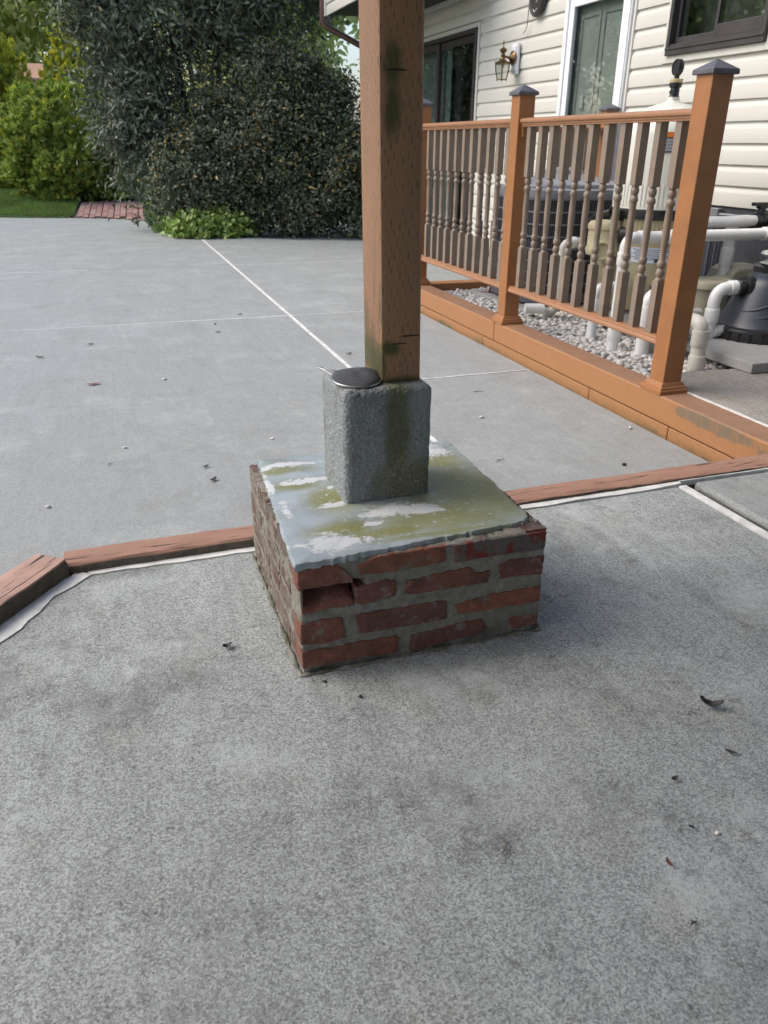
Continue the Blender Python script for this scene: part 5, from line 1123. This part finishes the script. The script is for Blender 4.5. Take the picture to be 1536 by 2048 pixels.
# ------------------------------------------------------------------ fallen leaves, twigs, petals
def litter(kind, x, y, z, L, W, ang, m, label, cat, curl=.3):
    mb = MB(); n = 7; vs = []; rr = random.Random(int(x*977+y*331)); ca, sa = math.cos(ang), math.sin(ang)
    if kind == 'fallen_leaf':
        for k in range(n+1):
            s = k/n; w = W*math.sin(math.pi*min(1, s*.92+.05))**.7*.5*rr.uniform(.8, 1.15); u = (s-.5)*L; zz = .0025+curl*L*(2*s-1)**2*.5
            for t_ in (-1, -.45, .45, 1):
                px, py = u, t_*w; vs.append((ca*px-sa*py, sa*px+ca*py, zz+curl*W*.7*abs(t_)**1.5*rr.uniform(.6, 1.2)))
        mb.add(vs, [(4*i+j, 4*i+j+1, 4*i+5+j, 4*i+4+j) for i in range(n) for j in range(3)])
    elif kind == 'twig':
        pts = [(ca*(k/5-.5)*L+rr.uniform(-1, 1)*W, sa*(k/5-.5)*L+rr.uniform(-1, 1)*W, .003+rr.random()*.004) for k in range(6)]; mb.tube(pts, [.0007+.0009*(1-abs(k-2)/3) for k in range(6)], 6); mb.tube([pts[2], (pts[2][0]-sa*L*.22, pts[2][1]+ca*L*.22, .006)], .001, 5)
    else:
        mb.add([(p[0]*L*.5*rr.uniform(.7, 1.2), p[1]*W*.5*rr.uniform(.7, 1.2), W*.28+p[2]*W*.32) for p in ico], [tuple(q) for q in icf])
    o = obj(kind, mb, m, None, smooth=60 if kind != 'fallen_leaf' else 70, fix=kind != 'fallen_leaf'); o.location = (x, y, z+.001); tag(o, label, cat, 'bits of litter on the concrete'); return o
LT = [('fallen_leaf', -.151, 4.348, ZD, .065, .030, .2, 'dead_leaf_red', 'reddish brown fallen leaf lying flat on the left driveway', 'leaf', .15),
      ('fallen_leaf', .279, 2.827, ZD, .034, .020, .7, 'dead_leaf_dark', 'black fallen leaf on the driveway just left of the pier top', 'leaf', .3),
      ('fallen_leaf', .269, 2.976, ZD, .026, .015, .4, 'dead_leaf_dark', 'tiny dark leaf just beyond the black leaf left of pier', 'leaf', .3),
      ('pebble', -.31, 2.757, ZD, .022, .018, .3, 'petal', 'pale crumb near the left edge of the driveway', 'pebble', 0),
      ('fallen_leaf', -.456, 5.052, ZD, .045, .022, -.2, 'dead_leaf_dark', 'small dark leaf farthest left on the driveway', 'leaf', .3),
      ('fallen_leaf', -.166, 5.316, ZD, .035, .02, .5, 'dead_leaf_dark', 'small dark leaf beyond the reddish brown leaf', 'leaf', .3),
      ('twig', 1.427, 2.682, ZD, .055, .004, .4, 'dead_leaf_dark', 'dark forked twig on the driveway right of the pier', 'twig', 0),
      ('twig', 1.762, 3.607, ZD, .06, .003, -.1, 'dead_leaf_dark', 'short black curved twig below the cross joint', 'twig', 0),
      ('pebble', 1.595, 3.216, ZD, .024, .019, .8, 'petal', 'white pebble on the driveway right of the concrete block', 'pebble', 0),
      ('pebble', 2.181, 2.864, ZD, .024, .019, .2, 'petal', 'white pebble close to the orange beam', 'pebble', 0),
      ('pebble', 1.888, 2.483, ZD, .024, .018, .2, 'dead_leaf_dark', 'dark crumb just beyond the brown edging board', 'debris', 0),
      ('pebble', .217, 4.337, ZD, .030, .018, .3, 'petal', 'pale petal in the middle of the left driveway', 'petal', 0),
      ('fallen_leaf', .66, 5.452, ZD, .035, .02, .1, 'dead_leaf_dark', 'small dark leaf left of the long white joint', 'leaf', .3),
      ('fallen_leaf', .674, 5.706, ZD, .03, .018, .9, 'dead_leaf_dark', 'tiny dark leaf nearest the thin cross joint', 'leaf', .3),
      ('fallen_leaf', .903, 6.016, ZD, .035, .02, .3, 'dead_leaf_dark', 'dark speck of leaf on the thin white cross joint', 'leaf', .3),
      ('pebble', -.03, 3.297, ZD, .024, .014, .6, 'petal', 'pale petal left of centre on the driveway', 'petal', 0),
      ('twig', -.095, 3.12, ZD, .03, .003, 1.0, 'twig_grey', 'thin grey twig beside the pale petal', 'twig', 0),
      ('pebble', .589, 3.226, ZD, .026, .012, .2, 'petal', 'pale crumbs behind the back left corner of pier', 'petal', 0),
      ('fallen_leaf', 1.345, 4.60, ZD, .035, .02, .2, 'dead_leaf_dark', 'dark leaf touching the long white joint near post', 'leaf', .3),
      ('fallen_leaf', .14, 1.45, 0, .022, .016, .3, 'dead_leaf_dark', 'dark crumpled leaf on the patio left of the pier', 'leaf', .5),
      ('fallen_leaf', 1.013, .954, 0, .044, .020, 2.5, 'dead_leaf_dark', 'curled dark dead leaf on the right of the near patio', 'leaf', .6),
      ('fallen_leaf', .96, .836, 0, .022, .008, 2.3, 'dead_leaf_dark', 'narrow dark leaf below the curled dead leaf', 'leaf', .25),
      ('fallen_leaf', .819, .811, 0, .014, .009, .2, 'dead_leaf_dark', 'tiny black leaf scrap in the right half of the near patio', 'leaf', .4),
      ('fallen_leaf', .698, .666, 0, .017, .007, 1.5, 'dead_leaf_red', 'small rust red scrap on the near patio', 'leaf', .4),
      ('fallen_leaf', .778, .714, 0, .010, .006, 2.2, 'dead_leaf_dark', 'tiny dark scrap above the rust red one', 'leaf', .3),
      ('pebble', .81, .692, 0, .010, .008, .2, 'petal', 'white speck near the right edge of the near patio', 'debris', 0),
      ('twig', .471, .771, 0, .030, .004, 1.0, 'twig_grey', 'thin curled grey stem on the near patio', 'twig', 0),
      ('pebble', .312, 1.268, 0, .012, .008, .2, 'dead_leaf_dark', 'dark crumb in front of the left pier corner', 'debris', 0),
      ('pebble', .366, 1.199, 0, .012, .009, .8, 'pump_grey', 'grey stone chip in front of the pier', 'debris', 0),
      ('twig', .666, .569, 0, .014, .001, .3, 'dead_leaf_dark', 'tiny dark twig low in the right corner', 'twig', 0)]
for a in LT: litter(*a)
mb = MB(); rr = random.Random(77)
for k in range(330):
    e = rr.random()
    if e < .30: x, y, z = rr.uniform(.27, .84), 1.296-abs(rr.gauss(0, .022)), 0
    elif e < .42: x, y, z = .832+abs(rr.gauss(0, .02)), rr.uniform(1.3, 1.87), 0
    elif e < .52: x, y, z = .266-abs(rr.gauss(0, .012)), rr.uniform(1.3, 1.87), 0
    elif e < .82: x, y, z = 2.255-abs(rr.gauss(0, .02)), rr.uniform(2.05, 5.5)**1.0, ZD
    else: x, y, z = rr.uniform(1.6, 2.25), 2.06+abs(rr.gauss(0, .02)), ZD
    r = rr.uniform(.0005, .0017); mb.add([(x+p[0]*r*rr.uniform(.8, 1.8), y+p[1]*r, z+.0015+p[2]*r*.6) for p in ico], [tuple(q) for q in icf])
tag(obj('dirt_crumbs', mb, 'dead_leaf_dark', smooth=60), 'fine dark dirt crumbs gathered along the pier foot and beam', 'dirt', kind='stuff')
for o in bpy.data.objects:
    if '_o' in o: del o['_o']
